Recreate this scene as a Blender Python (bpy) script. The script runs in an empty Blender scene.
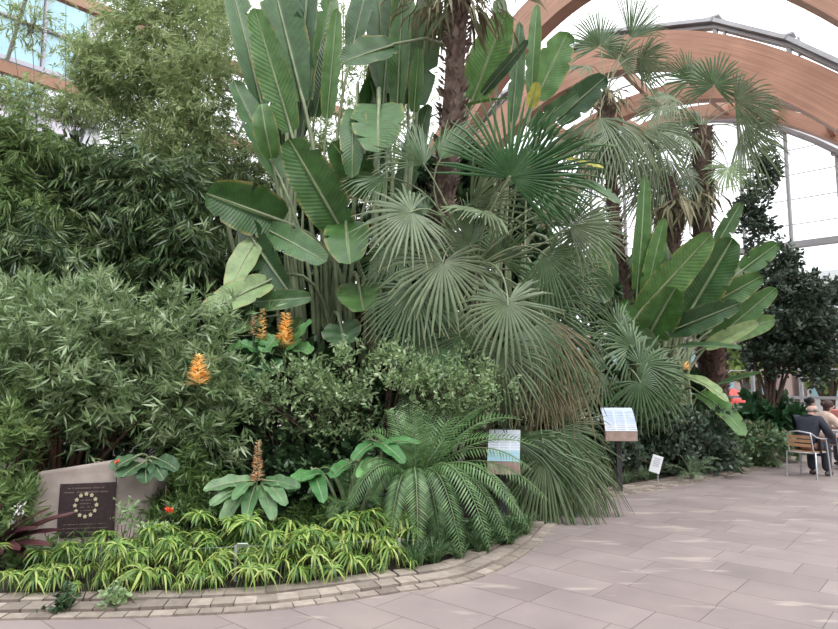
import bpy, math, random
import numpy as np
from mathutils import Vector, Matrix

# ------------------------------------------------------------------ camera, sky, light, exposure
F_PX = 633.0; PITCH = math.radians(6.3); EYE = 1.6
scn = bpy.context.scene
COL = scn.collection
cam_d = bpy.data.cameras.new('camera'); cam_d.sensor_width = 36.0; cam_d.lens = 36.0 * F_PX / 838.0
cam_d.clip_end = 400
cam = bpy.data.objects.new('camera', cam_d); COL.objects.link(cam)
cam.location = (0, 0, EYE); cam.rotation_euler = (math.radians(90) + PITCH, 0, 0)
scn.camera = cam
world = bpy.data.worlds.new('overcast_sky'); scn.world = world; world.use_nodes = True
wb = world.node_tree.nodes['Background']
wb.inputs[0].default_value = (0.975, 0.98, 1.0, 1); wb.inputs[1].default_value = 1.0
_n = world.node_tree.nodes; _l = world.node_tree.links          # overcast sky: three times brighter overhead than at the horizon
_tc = _n.new('ShaderNodeTexCoord'); _sx = _n.new('ShaderNodeSeparateXYZ'); _l.new(_tc.outputs['Generated'], _sx.inputs[0])
_mr = _n.new('ShaderNodeMapRange'); _mr.inputs[1].default_value = 0; _mr.inputs[2].default_value = 1; _mr.inputs[3].default_value = 1.5; _mr.inputs[4].default_value = 3.8
_l.new(_sx.outputs[2], _mr.inputs[0]); _l.new(_mr.outputs[0], wb.inputs[1])
sun_d = bpy.data.lights.new('hazy_sun', 'SUN'); sun_d.energy = 1.8; sun_d.angle = math.radians(22); sun_d.color = (1, .97, .92)
sun = bpy.data.objects.new('hazy_sun', sun_d); COL.objects.link(sun)
sun.rotation_euler = (math.radians(38), math.radians(8), math.radians(20))
scn.view_settings.view_transform = 'Standard'; scn.view_settings.look = 'None'
scn.view_settings.exposure = -0.1; scn.view_settings.gamma = 1.0
scn.view_settings.use_curve_mapping = False
scn.cycles.use_denoising = True
scn.cycles.max_bounces = 6; scn.cycles.diffuse_bounces = 4; scn.cycles.glossy_bounces = 2
scn.cycles.transmission_bounces = 3; scn.cycles.transparent_max_bounces = 12

# ------------------------------------------------------------------ measuring helpers
def ray(px, py):
    a, b = (px - 419) / F_PX, (314.5 - py) / F_PX
    return np.array([a, math.cos(PITCH) - b * math.sin(PITCH), math.sin(PITCH) + b * math.cos(PITCH)])
def P(px, py, Y):                       # the world point at distance Y ahead that the photo shows at (px, py)
    d = ray(px, py); d = d * (Y / d[1]); return np.array([d[0], d[1], d[2] + EYE])
def G(px, py, z=0.0):                   # the point of the ground shown there
    d = ray(px, py); d = d * ((z - EYE) / d[2]); return np.array([d[0], d[1], z])
AZ = math.radians(41.5)
U = np.array([math.sin(AZ), math.cos(AZ), 0]); R_ = np.array([math.cos(AZ), -math.sin(AZ), 0])
def UR(u, r, z): return U * u + R_ * r + np.array([0, 0, z])
def nrm(v):
    v = np.asarray(v, float); return v / (np.linalg.norm(v, axis=-1, keepdims=True) + 1e-9)
rs = np.random.RandomState(7)

# ------------------------------------------------------------------ materials
def newmat(name):
    m = bpy.data.materials.new(name); m.use_nodes = True
    nt = m.node_tree; nt.nodes.clear()
    out = nt.nodes.new('ShaderNodeOutputMaterial'); return m, nt, out
def rampcol(nt, fac, stops):
    r = nt.nodes.new('ShaderNodeValToRGB'); nt.links.new(fac, r.inputs[0])
    e = r.color_ramp.elements
    while len(e) < len(stops): e.new(0.5)
    for k, (p, c) in enumerate(stops): e[k].position = p; e[k].color = (*c, 1)
    return r.outputs[0]
def plain(name, col, rough=.6, metal=0, noise=0, nscale=8, bump=0, col2=None, spec=.5):
    m, nt, out = newmat(name); b = nt.nodes.new('ShaderNodeBsdfPrincipled'); nt.links.new(b.outputs[0], out.inputs[0])
    b.inputs['Base Color'].default_value = (*col, 1); b.inputs['Roughness'].default_value = rough; b.inputs['Metallic'].default_value = metal
    b.inputs['Specular IOR Level'].default_value = spec
    if noise or bump or col2:
        tc = nt.nodes.new('ShaderNodeTexCoord'); n = nt.nodes.new('ShaderNodeTexNoise'); n.inputs['Scale'].default_value = nscale
        n.inputs['Detail'].default_value = 5; nt.links.new(tc.outputs['Object'], n.inputs[0])
        c2 = col2 or tuple(c * (1 - noise) for c in col)
        nt.links.new(rampcol(nt, n.outputs['Fac'], [(.35, c2), (.65, col)]), b.inputs['Base Color'])
        if bump:
            bp = nt.nodes.new('ShaderNodeBump'); bp.inputs['Strength'].default_value = bump; bp.inputs['Distance'].default_value = .02
            nt.links.new(n.outputs['Fac'], bp.inputs['Height']); nt.links.new(bp.outputs[0], b.inputs['Normal'])
    return m
def leafmat(name, stops, rough=.42, transl=.22, tip=None, rib=None, edge=None, veins=0, spec=.5):
    """stops: colours picked leaf by leaf; tip / rib / edge: colours of the leaf's own tip, midrib, margin"""
    m, nt, out = newmat(name); L = nt.links; N = nt.nodes.new
    at = N('ShaderNodeAttribute'); at.attribute_name = 'lp'; sp = N('ShaderNodeSeparateXYZ'); L.new(at.outputs['Vector'], sp.inputs[0])
    col = rampcol(nt, sp.outputs[2], [(i / max(1, len(stops) - 1), c) for i, c in enumerate(stops)])
    def mix(fac, a, c):
        mx = N('ShaderNodeMix'); mx.data_type = 'RGBA'; L.new(fac, mx.inputs[0]); L.new(a, mx.inputs[6]); mx.inputs[7].default_value = (*c, 1); return mx.outputs[2]
    def mr(x, a, b, lo=0, hi=1):
        r = N('ShaderNodeMapRange'); L.new(x, r.inputs[0]); r.inputs[1].default_value = a; r.inputs[2].default_value = b
        r.inputs[3].default_value = lo; r.inputs[4].default_value = hi; return r.outputs[0]
    def mul(a, b):
        r = N('ShaderNodeMath'); r.operation = 'MULTIPLY'; L.new(a, r.inputs[0])
        if isinstance(b, (int, float)): r.inputs[1].default_value = b
        else: L.new(b, r.inputs[1])
        return r.outputs[0]
    ab = N('ShaderNodeMath'); ab.operation = 'ABSOLUTE'; L.new(sp.outputs[1], ab.inputs[0])
    tc = N('ShaderNodeTexCoord'); nz = N('ShaderNodeTexNoise'); nz.inputs['Scale'].default_value = 7; nz.inputs['Detail'].default_value = 3
    L.new(tc.outputs['Object'], nz.inputs[0])
    hv = N('ShaderNodeHueSaturation'); L.new(col, hv.inputs['Color']); L.new(mr(nz.outputs['Fac'], .3, .7, .78, 1.25), hv.inputs['Value'])
    col = hv.outputs[0]
    if tip: col = mix(mul(mr(sp.outputs[0], .86, 1.0), mr(sp.outputs[2], .2, .9)), col, tip)
    if edge: col = mix(mul(mr(ab.outputs[0], .86, 1.0), mr(nz.outputs['Fac'], .42, .6)), col, edge)
    if rib: col = mix(mr(ab.outputs[0], .09, .03), col, rib)
    b = N('ShaderNodeBsdfPrincipled'); L.new(col, b.inputs['Base Color']); b.inputs['Roughness'].default_value = rough
    b.inputs['Specular IOR Level'].default_value = spec
    if veins:
        cx = N('ShaderNodeCombineXYZ'); a2 = N('ShaderNodeMath'); a2.operation = 'MULTIPLY_ADD'; L.new(ab.outputs[0], a2.inputs[0]); a2.inputs[1].default_value = -.12
        L.new(sp.outputs[0], a2.inputs[2]); s_ = N('ShaderNodeMath'); s_.operation = 'SINE'; L.new(mul(a2.outputs[0], veins), s_.inputs[0])
        bp = N('ShaderNodeBump'); bp.inputs['Strength'].default_value = .16; bp.inputs['Distance'].default_value = .01
        L.new(s_.outputs[0], bp.inputs['Height']); L.new(bp.outputs[0], b.inputs['Normal'])
    if transl:
        t = N('ShaderNodeBsdfTranslucent'); hs = N('ShaderNodeHueSaturation'); hs.inputs['Value'].default_value = 1.5; hs.inputs['Hue'].default_value = .485
        L.new(col, hs.inputs['Color']); L.new(hs.outputs[0], t.inputs[0])
        ms = N('ShaderNodeMixShader'); ms.inputs[0].default_value = transl; L.new(b.outputs[0], ms.inputs[1]); L.new(t.outputs[0], ms.inputs[2]); L.new(ms.outputs[0], out.inputs[0])
    else: L.new(b.outputs[0], out.inputs[0])
    return m
def glassmat(name='roof_glass', tint=(.97, .99, 1), refl=.05):
    m, nt, out = newmat(name); L = nt.links
    t = nt.nodes.new('ShaderNodeBsdfTransparent'); t.inputs[0].default_value = (*tint, 1)
    g = nt.nodes.new('ShaderNodeBsdfGlossy'); g.inputs[1].default_value = .05
    ms = nt.nodes.new('ShaderNodeMixShader'); ms.inputs[0].default_value = refl
    L.new(t.outputs[0], ms.inputs[1]); L.new(g.outputs[0], ms.inputs[2]); L.new(ms.outputs[0], out.inputs[0]); return m

# ------------------------------------------------------------------ mesh builder
class MB:
    def __init__(s): s.V = []; s.F = []; s.L = []; s.n = 0
    def add(s, v, f, lp=None):
        v = np.asarray(v, float).reshape(-1, 3)
        if lp is None: lp = np.tile([0.5, 0.5, 0.5], (len(v), 1))
        lp = np.asarray(lp, float); f = np.asarray(f, int)
        s.V.append(v); s.L.append(lp); s.F.append(f + s.n); s.n += len(v)
    def build(s, name, mat, parent=None, smooth=True, origin=None):
        V = np.concatenate(s.V); LP = np.concatenate(s.L)
        off = np.zeros(3)
        q = parent
        while q is not None: off += np.array(q.location); q = q.parent
        if origin is not None and parent is None: off = np.asarray(origin, float)
        V = V - off
        me = bpy.data.meshes.new(name)
        idx = np.concatenate([f.ravel() for f in s.F])
        tot = np.concatenate([np.full(len(f), f.shape[1]) for f in s.F])
        st = np.concatenate([[0], np.cumsum(tot)[:-1]])
        me.vertices.add(len(V)); me.vertices.foreach_set('co', V.ravel().astype(np.float32))
        me.loops.add(len(idx)); me.loops.foreach_set('vertex_index', idx.astype(np.int32))
        me.polygons.add(len(tot)); me.polygons.foreach_set('loop_start', st.astype(np.int32))
        me.polygons.foreach_set('use_smooth', np.full(len(tot), smooth))
        me.update(calc_edges=True)
        a = me.attributes.new('lp', 'FLOAT_VECTOR', 'POINT'); a.data.foreach_set('vector', LP.ravel().astype(np.float32))
        me.materials.append(mat)
        o = bpy.data.objects.new(name, me); COL.objects.link(o)
        if parent is not None: o.parent = parent
        elif origin is not None: o.location = tuple(off)
        return o
    # ---- shapes
    def box(s, c, size, ax=None, lp=None):
        c = np.asarray(c, float); h = np.asarray(size, float) / 2
        A = np.eye(3) if ax is None else np.array([nrm(a) for a in ax])
        v = np.array([[x, y, z] for x in (-1, 1) for y in (-1, 1) for z in (-1, 1)]) * h
        s.add(c + v @ A, [[0, 1, 3, 2], [4, 6, 7, 5], [0, 4, 5, 1], [2, 3, 7, 6], [0, 2, 6, 4], [1, 5, 7, 3]], None if lp is None else np.tile(lp, (8, 1)))
    def tube(s, path, rad, n=6, cap=True, lp=None, jit=0):
        path = np.asarray(path, float); m = len(path); rad = np.broadcast_to(np.asarray(rad, float), (m,))
        t = nrm(np.gradient(path, axis=0)); ref = np.array([0, 0, 1.]) if abs(t[0, 2]) < .9 else np.array([1., 0, 0])
        v = []
        for i in range(m):
            a = nrm(ref - t[i] * np.dot(ref, t[i])); b = np.cross(t[i], a); ref = a
            th = np.linspace(0, 2 * math.pi, n, endpoint=False)
            rr = rad[i] * (1 + jit * (rs.rand(n) - .5))
            v.append(path[i] + (np.cos(th) * rr)[:, None] * a + (np.sin(th) * rr)[:, None] * b)
        v = np.concatenate(v); f = []
        for i in range(m - 1):
            for j in range(n):
                f.append([i * n + j, i * n + (j + 1) % n, (i + 1) * n + (j + 1) % n, (i + 1) * n + j])
        l = np.zeros((len(v), 3)); l[:, 0] = np.repeat(np.linspace(0, 1, m), n); l[:, 1] = .5; l[:, 2] = rs.rand() if lp is None else lp
        s.add(v, f, l)
        if cap:
            s.add(v[:n], [list(range(n))[::-1]], l[:n]); s.add(v[-n:], [list(range(n))], l[-n:])
    def ell(s, c, r, nu=10, nv=8, rot=None, lp=None):
        th = np.linspace(0, 2 * math.pi, nu, endpoint=False); ph = np.linspace(0, math.pi, nv)
        v = np.array([[math.cos(t) * math.sin(p), math.sin(t) * math.sin(p), math.cos(p)] for p in ph for t in th]) * np.asarray(r, float)
        if rot is not None: v = v @ np.array(rot)
        f = [[i * nu + j, (i + 1) * nu + j, (i + 1) * nu + (j + 1) % nu, i * nu + (j + 1) % nu] for i in range(nv - 1) for j in range(nu)]
        s.add(v + np.asarray(c, float), f, None if lp is None else np.tile(lp, (len(v), 1)))
    def inst(s, tpl, p, d, n, L, W=None, rnd=None):      # many leaves from one template
        tv, tf, tl = tpl; k = len(p); d = nrm(d); x = nrm(np.cross(d, n)); z = np.cross(x, d)
        L = np.broadcast_to(L, (k,)); W = L if W is None else np.broadcast_to(W, (k,))
        v = (p[:, None, :] + tv[None, :, 0:1] * W[:, None, None] * x[:, None, :] + tv[None, :, 1:2] * L[:, None, None] * d[:, None, :]
             + tv[None, :, 2:3] * L[:, None, None] * z[:, None, :]).reshape(-1, 3)
        m = len(tv); f = (tf[None] + (np.arange(k) * m)[:, None, None]).reshape(-1, tf.shape[1])
        l = np.tile(tl, (k, 1)); r = rs.rand(k) if rnd is None else rnd; l[:, 2] = np.repeat(r, m); s.add(v, f, l)

def lance(w, fold=.05, droop=.12, wide=.4):
    v = np.array([[0, 0, 0], [-w / 2, wide, 0], [0, wide, -fold * w * 2], [w / 2, wide, 0], [0, 1, -droop]])
    return v, np.array([[0, 2, 1], [0, 3, 2], [1, 2, 4], [2, 3, 4]]), np.array([[0, 0, 0], [wide, -1, 0], [wide, 0, 0], [wide, 1, 0], [1, 0, 0.]])
def oval(w, fold=.06, droop=.1):
    v = np.array([[0, 0, 0], [-w / 2, .3, 0], [0, .3, -fold], [w / 2, .3, 0], [-w / 2.2, .65, -droop * .4], [0, .65, -fold - droop * .4], [w / 2.2, .65, -droop * .4], [0, 1, -droop]])
    f = np.array([[0, 2, 1], [0, 3, 2], [1, 2, 5], [1, 5, 4], [2, 3, 6], [2, 6, 5], [4, 5, 7], [5, 6, 7]])
    return v, f, np.array([[a, b, 0] for a, b in ((0, 0), (.3, -1), (.3, 0), (.3, 1), (.65, -1), (.65, 0), (.65, 1), (1, 0))], float)
def rand_dir(k, up=0.0):
    d = rs.normal(size=(k, 3)); d[:, 2] += up; return nrm(d)
def whorls(mb, tpl, Pp, D, k, L, spread=.9, droop=.2, along=.15, Lvar=.35, W=None):
    """k leaves at each twig tip Pp that points along D"""
    m = len(Pp); D = nrm(D); PP = np.repeat(Pp, k, 0); DD = np.repeat(D, k, 0)
    A = nrm(np.cross(DD, rs.normal(size=(m * k, 3)))); B = np.cross(DD, A)
    th = spread * (0.35 + .75 * rs.rand(m * k))[:, None]
    d = np.cos(th) * DD + np.sin(th) * A; d[:, 2] -= droop
    pos = PP - DD * (along * rs.rand(m * k))[:, None]
    n = nrm(np.cross(B, d) * 1.0 + np.array([0, -.2, .5])); LL = L * (1 - Lvar / 2 + Lvar * rs.rand(m * k))
    r = np.clip(np.repeat(rs.rand(m), k) * .6 + rs.rand(m * k) * .4, 0, 1)
    mb.inst(tpl, pos, d, n, LL, None if W is None else LL * W, r)

def tag(o, label=None, cat=None, group=None, kind=None):
    if label: o['label'] = label
    if cat: o['category'] = cat
    if group: o['group'] = group
    if kind: o['kind'] = kind
    return o
def thing(name, label, cat, loc, group=None):
    o = bpy.data.objects.new(name, None); o.empty_display_size = .1; COL.objects.link(o); o.location = tuple(float(x) for x in loc)
    return tag(o, label, cat, group)
def copy_tree(o, parent=None):
    c = o.copy(); COL.objects.link(c)
    if parent: c.parent = parent
    for ch in o.children: copy_tree(ch, c)
    return c
def struct(name, mb, mat, smooth=False):
    return tag(mb.build(name, mat, None, smooth), kind='structure')
def bez(a, b, c, n=8):
    t = np.linspace(0, 1, n)[:, None]; a, b, c = map(np.asarray, (a, b, c)); return (1 - t) ** 2 * a + 2 * t * (1 - t) * b + t * t * c

# ------------------------------------------------------------------ ground, kerb, soil
def floor_mat():
    m, nt, out = newmat('sandstone_flags'); L = nt.links; N = nt.nodes.new
    tc = N('ShaderNodeTexCoord'); mp = N('ShaderNodeMapping'); mp.inputs['Rotation'].default_value = (0, 0, -(-AZ)); L.new(tc.outputs['Object'], mp.inputs[0])
    wn = N('ShaderNodeTexNoise'); wn.inputs['Scale'].default_value = 1.5; wn.inputs['Detail'].default_value = 6; L.new(tc.outputs['Object'], wn.inputs[0])
    bt = N('ShaderNodeTexBrick'); L.new(mp.outputs[0], bt.inputs[0]); bt.inputs['Scale'].default_value = 1
    bt.inputs['Brick Width'].default_value = .78; bt.inputs['Row Height'].default_value = .42; bt.inputs['Mortar Size'].default_value = .0045
    bt.inputs['Mortar Smooth'].default_value = .5; bt.inputs['Bias'].default_value = 0; bt.offset = .37; bt.offset_frequency = 2; bt.squash = .85; bt.squash_frequency = 3
    bt.inputs['Color1'].default_value = (.225, .185, .178, 1); bt.inputs['Color2'].default_value = (.275, .23, .22, 1); bt.inputs['Mortar'].default_value = (.11, .085, .08, 1)
    mv = N('ShaderNodeMix'); mv.data_type = 'RGBA'; mv.blend_type = 'MULTIPLY'; mv.inputs[0].default_value = 1
    L.new(bt.outputs[0], mv.inputs[6]); L.new(rampcol(nt, wn.outputs['Fac'], [(.3, (.84, .82, .86)), (.7, (1.12, 1.1, 1.08))]), mv.inputs[7])
    # pale streaks from stretched noise
    w2 = N('ShaderNodeTexNoise'); w2.inputs['Scale'].default_value = 2.2; w2.inputs['Detail'].default_value = 3; m2 = N('ShaderNodeMapping'); m2.inputs['Scale'].default_value = (.5, 2.2, 1)
    m2.inputs['Rotation'].default_value = (0, 0, AZ); L.new(tc.outputs['Object'], m2.inputs[0]); L.new(m2.outputs[0], w2.inputs[0])
    mr = N('ShaderNodeMapRange'); mr.inputs[1].default_value = .60; mr.inputs[2].default_value = .66; mr.inputs[4].default_value = .32; L.new(w2.outputs['Fac'], mr.inputs[0])
    mw = N('ShaderNodeMix'); mw.data_type = 'RGBA'; L.new(mr.outputs[0], mw.inputs[0]); L.new(mv.outputs[2], mw.inputs[6]); mw.inputs[7].default_value = (.58, .5, .43, 1)
    b = N('ShaderNodeBsdfPrincipled'); L.new(mw.outputs[2], b.inputs['Base Color']); b.inputs['Roughness'].default_value = .5
    bp = N('ShaderNodeBump'); bp.inputs['Strength'].default_value = .3; bp.inputs['Distance'].default_value = .01; iv = N('ShaderNodeMath'); iv.operation = 'SUBTRACT'
    iv.inputs[0].default_value = 1; L.new(bt.outputs['Fac'], iv.inputs[1]); L.new(iv.outputs[0], bp.inputs['Height']); L.new(bp.outputs[0], b.inputs['Normal'])
    L.new(b.outputs[0], out.inputs[0]); return m
mb = MB(); mb.box((5, 30, -.05), (130, 110, .1)); struct('floor', mb, floor_mat())
# plan of the planting bed: the outer edge of the sett kerb
edge_px = [(-330, 640), (-160, 626), (0, 621), (120, 619), (250, 613), (330, 604), (400, 593), (469, 582), (512, 564), (540, 544), (556, 526), (575, 509), (605, 499), (640, 493), (700, 482), (760, 470), (792, 461), (812, 449), (806, 442)]
E0 = np.array([G(x, y)[:2] for x, y in edge_px])
def resample(Pp, step):
    # Catmull-Rom, then even steps
    Q = []
    for i in range(len(Pp) - 1):
        p0, p1, p2, p3 = Pp[max(0, i - 1)], Pp[i], Pp[i + 1], Pp[min(len(Pp) - 1, i + 2)]
        for t in np.linspace(0, 1, 20, endpoint=False):
            Q.append(.5 * ((2 * p1) + (-p0 + p2) * t + (2 * p0 - 5 * p1 + 4 * p2 - p3) * t * t + (-p0 + 3 * p1 - 3 * p2 + p3) * t ** 3))
    Q.append(Pp[-1]); Q = np.array(Q); s = np.concatenate([[0], np.cumsum(np.linalg.norm(np.diff(Q, axis=0), axis=1))])
    t = np.arange(0, s[-1], step); return np.stack([np.interp(t, s, Q[:, 0]), np.interp(t, s, Q[:, 1])], 1)
C0 = resample(E0, .165)
tan = nrm(np.gradient(C0, axis=0)); inn = np.stack([-tan[:, 1], tan[:, 0]], 1)       # towards the bed
mb = MB()
rows = [(0.0, .12, .012), (.13, .30, .026), (.31, .48, .036)]
for ri, (a, b_, zt) in enumerate(rows):
    for i in range(1, len(C0) - 1):
        sh = (ri * .37) % 1
        p = C0[i] * (1 - sh) + C0[i + 1] * sh if i + 1 < len(C0) else C0[i]; w = .153
        t, n_ = tan[i], inn[i]
        c = p + n_ * (a + b_) / 2; dz = rs.rand() * .006
        mb.box((c[0], c[1], zt / 2 + dz - .02), (w, b_ - a - .015, zt + .04), ax=[(t[0], t[1], 0), (n_[0], n_[1], 0), (0, 0, 1)], lp=(.5, .5, rs.rand()))
m_, nt_, out_ = newmat('kerb_setts'); at = nt_.nodes.new('ShaderNodeAttribute'); at.attribute_name = 'lp'; sp = nt_.nodes.new('ShaderNodeSeparateXYZ'); nt_.links.new(at.outputs['Vector'], sp.inputs[0])
b_ = nt_.nodes.new('ShaderNodeBsdfPrincipled'); b_.inputs['Roughness'].default_value = .75
tcx = nt_.nodes.new('ShaderNodeTexCoord'); nx = nt_.nodes.new('ShaderNodeTexNoise'); nx.inputs['Scale'].default_value = 14; nx.inputs['Detail'].default_value = 6; nt_.links.new(tcx.outputs['Object'], nx.inputs[0])
mx = nt_.nodes.new('ShaderNodeMix'); mx.data_type = 'RGBA'; mx.blend_type = 'MULTIPLY'; mx.inputs[0].default_value = .8
nt_.links.new(rampcol(nt_, sp.outputs[2], [(0, (.19, .155, .13)), (.5, (.27, .225, .19)), (1, (.37, .31, .265))]), mx.inputs[6])
nt_.links.new(rampcol(nt_, nx.outputs['Fac'], [(.3, (.7, .7, .7)), (.7, (1.1, 1.1, 1.1))]), mx.inputs[7]); nt_.links.new(mx.outputs[2], b_.inputs['Base Color'])
bpx = nt_.nodes.new('ShaderNodeBump'); bpx.inputs['Strength'].default_value = .4; bpx.inputs['Distance'].default_value = .01; nt_.links.new(nx.outputs['Fac'], bpx.inputs['Height']); nt_.links.new(bpx.outputs[0], b_.inputs['Normal'])
nt_.links.new(b_.outputs[0], out_.inputs[0])
struct('trim_1', mb, m_)
# soil: everything inside the kerb
I0 = C0 + inn * .475
far = np.array([[12, 22], [2, 26], [-14, 22], [-16, 4.0]])
ring = np.concatenate([I0[1:-1], far]); mb = MB()
v = np.concatenate([np.c_[ring, np.full(len(ring), .03)], np.c_[ring, np.full(len(ring), -.01)]]); k = len(ring)
mb.add(v, [list(range(k))]); mb.add(v, [[i, (i + 1) % k, k + (i + 1) % k, k + i] for i in range(k)])
struct('ground', mb, plain('soil', (.045, .032, .022), .95, noise=.6, nscale=20, bump=.8))

# ------------------------------------------------------------------ timber arches, glazing
def wood_mat():
    m, nt, out = newmat('glulam_larch'); L = nt.links; N = nt.nodes.new
    at = N('ShaderNodeAttribute'); at.attribute_name = 'lp'; mp = N('ShaderNodeMapping'); mp.inputs['Scale'].default_value = (14, 1, 26); L.new(at.outputs['Vector'], mp.inputs[0])
    n = N('ShaderNodeTexNoise'); n.inputs['Scale'].default_value = 1; n.inputs['Detail'].default_value = 5; L.new(mp.outputs[0], n.inputs[0])
    tc = N('ShaderNodeTexCoord'); n2 = N('ShaderNodeTexNoise'); n2.inputs['Scale'].default_value = .9; n2.inputs['Detail'].default_value = 4; L.new(tc.outputs['Object'], n2.inputs[0])
    mx = N('ShaderNodeMix'); mx.data_type = 'RGBA'; mx.blend_type = 'MULTIPLY'; mx.inputs[0].default_value = 1
    L.new(rampcol(nt, n.outputs['Fac'], [(.3, (.32, .165, .11)), (.7, (.50, .285, .20))]), mx.inputs[6]); L.new(rampcol(nt, n2.outputs['Fac'], [(.3, (.8, .75, .72)), (.7, (1.1, 1.1, 1.1))]), mx.inputs[7])
    b = N('ShaderNodeBsdfPrincipled'); L.new(mx.outputs[2], b.inputs['Base Color']); b.inputs['Roughness'].default_value = .55; L.new(b.outputs[0], out.inputs[0]); return m
WOOD = wood_mat(); STEEL = plain('grey_steel', (.42, .43, .45), .45, .3, noise=.15, nscale=3); GLASS = glassmat()
def arch_pt(s, s0, H, kk): return s, H - kk * (s - s0) ** 2
def arch(T, s0, H, kk, th, wd, smin, smax, name='arch', mat=None):
    mb = MB(); S = np.linspace(smin, smax, 60); ring = []
    for s in S:
        z = H - kk * (s - s0) ** 2; sl = -2 * kk * (s - s0); nx_, nz_ = nrm([-sl, 1])
        for (du, dd) in ((-wd / 2, 0), (wd / 2, 0), (wd / 2, -th), (-wd / 2, -th)):
            ring.append(UR(T + du, s + nx_ * dd, z + nz_ * dd))
    ring = np.array(ring); n = len(S); f = []
    for i in range(n - 1):
        for j in range(4): f.append([i * 4 + j, i * 4 + (j + 1) % 4, i * 4 + 4 + (j + 1) % 4, i * 4 + 4 + j])
    l = np.zeros((len(ring), 3)); l[:, 0] = np.repeat(np.linspace(0, 1, n), 4); l[:, 1] = 0; l[:, 2] = np.tile([0, 0, 1, 1], n)
    mb.add(ring, f, l); mb.add(ring[:4], [[0, 1, 2, 3]]); mb.add(ring[-4:], [[0, 1, 2, 3]])
    return struct(name, mb, mat or WOOD)
ARCH = [  # T, s0, H, k, thickness, width, smin, smax
    (13.5, -5.9, 11.95, .118, .95, .42, -16.2, 3.2),
    (17.0, -7.94, 11.65, .0822, 1.0, .42, -19.6, 3.6),
    (20.6, -7.76, 11.47, .0647, .62, .42, -20.5, 3.2),
    (23.6, -7.82, 11.81, .0823, .45, .42, -19.4, 3.2)]
for i, a in enumerate(ARCH): arch(*a, name='arch')
# purlins between the arches, gutter rails over the second arch, glass between
def roofz(a, s): return a[2] - a[3] * (s - a[1]) ** 2
npur = 0
for i in (1, 2):
    a, b_ = ARCH[i], ARCH[i + 1]
    for s in np.arange(-18.5, 3, 1.55):
        za, zb = roofz(a, s) - .25, roofz(b_, s) - .25
        if za < 2 or zb < 1: continue
        mb = MB(); d = UR(b_[0], s, zb) - UR(a[0], s, za); mb.box((UR(b_[0], s, zb) + UR(a[0], s, za)) / 2, (np.linalg.norm(d) - .4, .14, .32), ax=[d, np.cross(d, [0, 0, 1]), np.cross(np.cross(d, [0, 0, 1]), d)])
        struct('beam', mb, WOOD)
# steel gutter rail standing above arch 2: straight lengths joined on brackets
mb = MB(); a = ARCH[1]; nodes = [-17.8, -14.5, -11.2, -7.9, -4.6, -2.95, -1.3, .4, 2.2, 3.6]; gp = []
for s in nodes: gp.append(UR(17.0, s, roofz(a, s) + .36))
for p, q in zip(gp[:-1], gp[1:]):
    d = q - p; sd = nrm(np.cross(d, U)); mb.box((p + q) / 2, (np.linalg.norm(d) + .05, .5, .10), ax=[d, U, sd]); mb.box((p + q) / 2 - np.array([0, 0, .13]), (np.linalg.norm(d), .2, .08), ax=[d, U, sd])
for p in gp:
    mb.box(p - [0, 0, .22], (.10, .12, .5), ax=[R_, U, (0, 0, 1)]); mb.box(p - [0, 0, .22] + R_ * .22, (.06, .12, .45), ax=[R_, U, (0, 0, 1)])
    mb.box(p + [0, 0, .12], (.3, .3, .05), ax=[R_, U, (0, 0, 1)])
struct('beam', mb, STEEL)
# glazing bars (thin steel) and glass panes of the roof slopes between arches
def slope_glass(a, b_, smin, smax, lift, name, bars=4):
    S = np.linspace(smin, smax, 24); v = []
    for s in S: v += [UR(a[0], s, roofz(a, s) + lift), UR(b_[0], s, roofz(b_, s) + lift)]
    mb = MB(); mb.add(v, [[2 * i, 2 * i + 1, 2 * i + 3, 2 * i + 2] for i in range(len(S) - 1)]); struct(name, mb, GLASS, True)
    mb = MB(); v = np.array(v)
    for j in range(1, bars + 1):
        t = j / (bars + 1); p = v[0::2] * (1 - t) + v[1::2] * t; mb.tube(p, .035, 4)
    struct('window_frame', mb, STEEL)
slope_glass(ARCH[1], ARCH[2], -19, 3.2, .1, 'window_1'); slope_glass(ARCH[2], ARCH[3], -20, 2.8, .1, 'window_2')
A1u = (ARCH[0][0], ARCH[0][1], ARCH[0][2], ARCH[0][3])
# barrel of the taller bay nearer the camera, left half over the bed and beyond: glass + curved bars + timber purlins
B0 = (0, -6.5, 12.9, .063)
def bz(s): return B0[2] - B0[3] * (s - B0[1]) ** 2
S = np.linspace(-18.5, 4.5, 30); mb = MB(); v = []
for s in S: v += [UR(-8, s, bz(s)), UR(13.3, s, bz(s))]
mb.add(v, [[2 * i, 2 * i + 1, 2 * i + 3, 2 * i + 2] for i in range(len(S) - 1)]); struct('window_3', mb, GLASS, True)
for u in np.arange(-5.5, 13, 1.85):
    mb = MB(); mb.tube([UR(u, s, bz(s)) for s in np.linspace(-18.5, -6, 18)], .04, 6); mb.tube([UR(u, -18.5, bz(-18.5)), UR(u, -18.5, 0)], .04, 6); struct('window_frame', mb, STEEL)
for (s, z) in ((-15, 8.25), (-13.4, 9.45)):
    mb = MB(); mb.box(UR(2, s, z), (24, .16, .25), ax=[U, R_, (0, 0, 1)]); struct('beam', mb, WOOD)
mb = MB(); mb.add([UR(-8, -18.5, 0), UR(13.3, -18.5, 0), UR(13.3, -18.5, bz(-18.5)), UR(-8, -18.5, bz(-18.5))], [[0, 1, 2, 3]]); struct('window_4', mb, GLASS)
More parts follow.
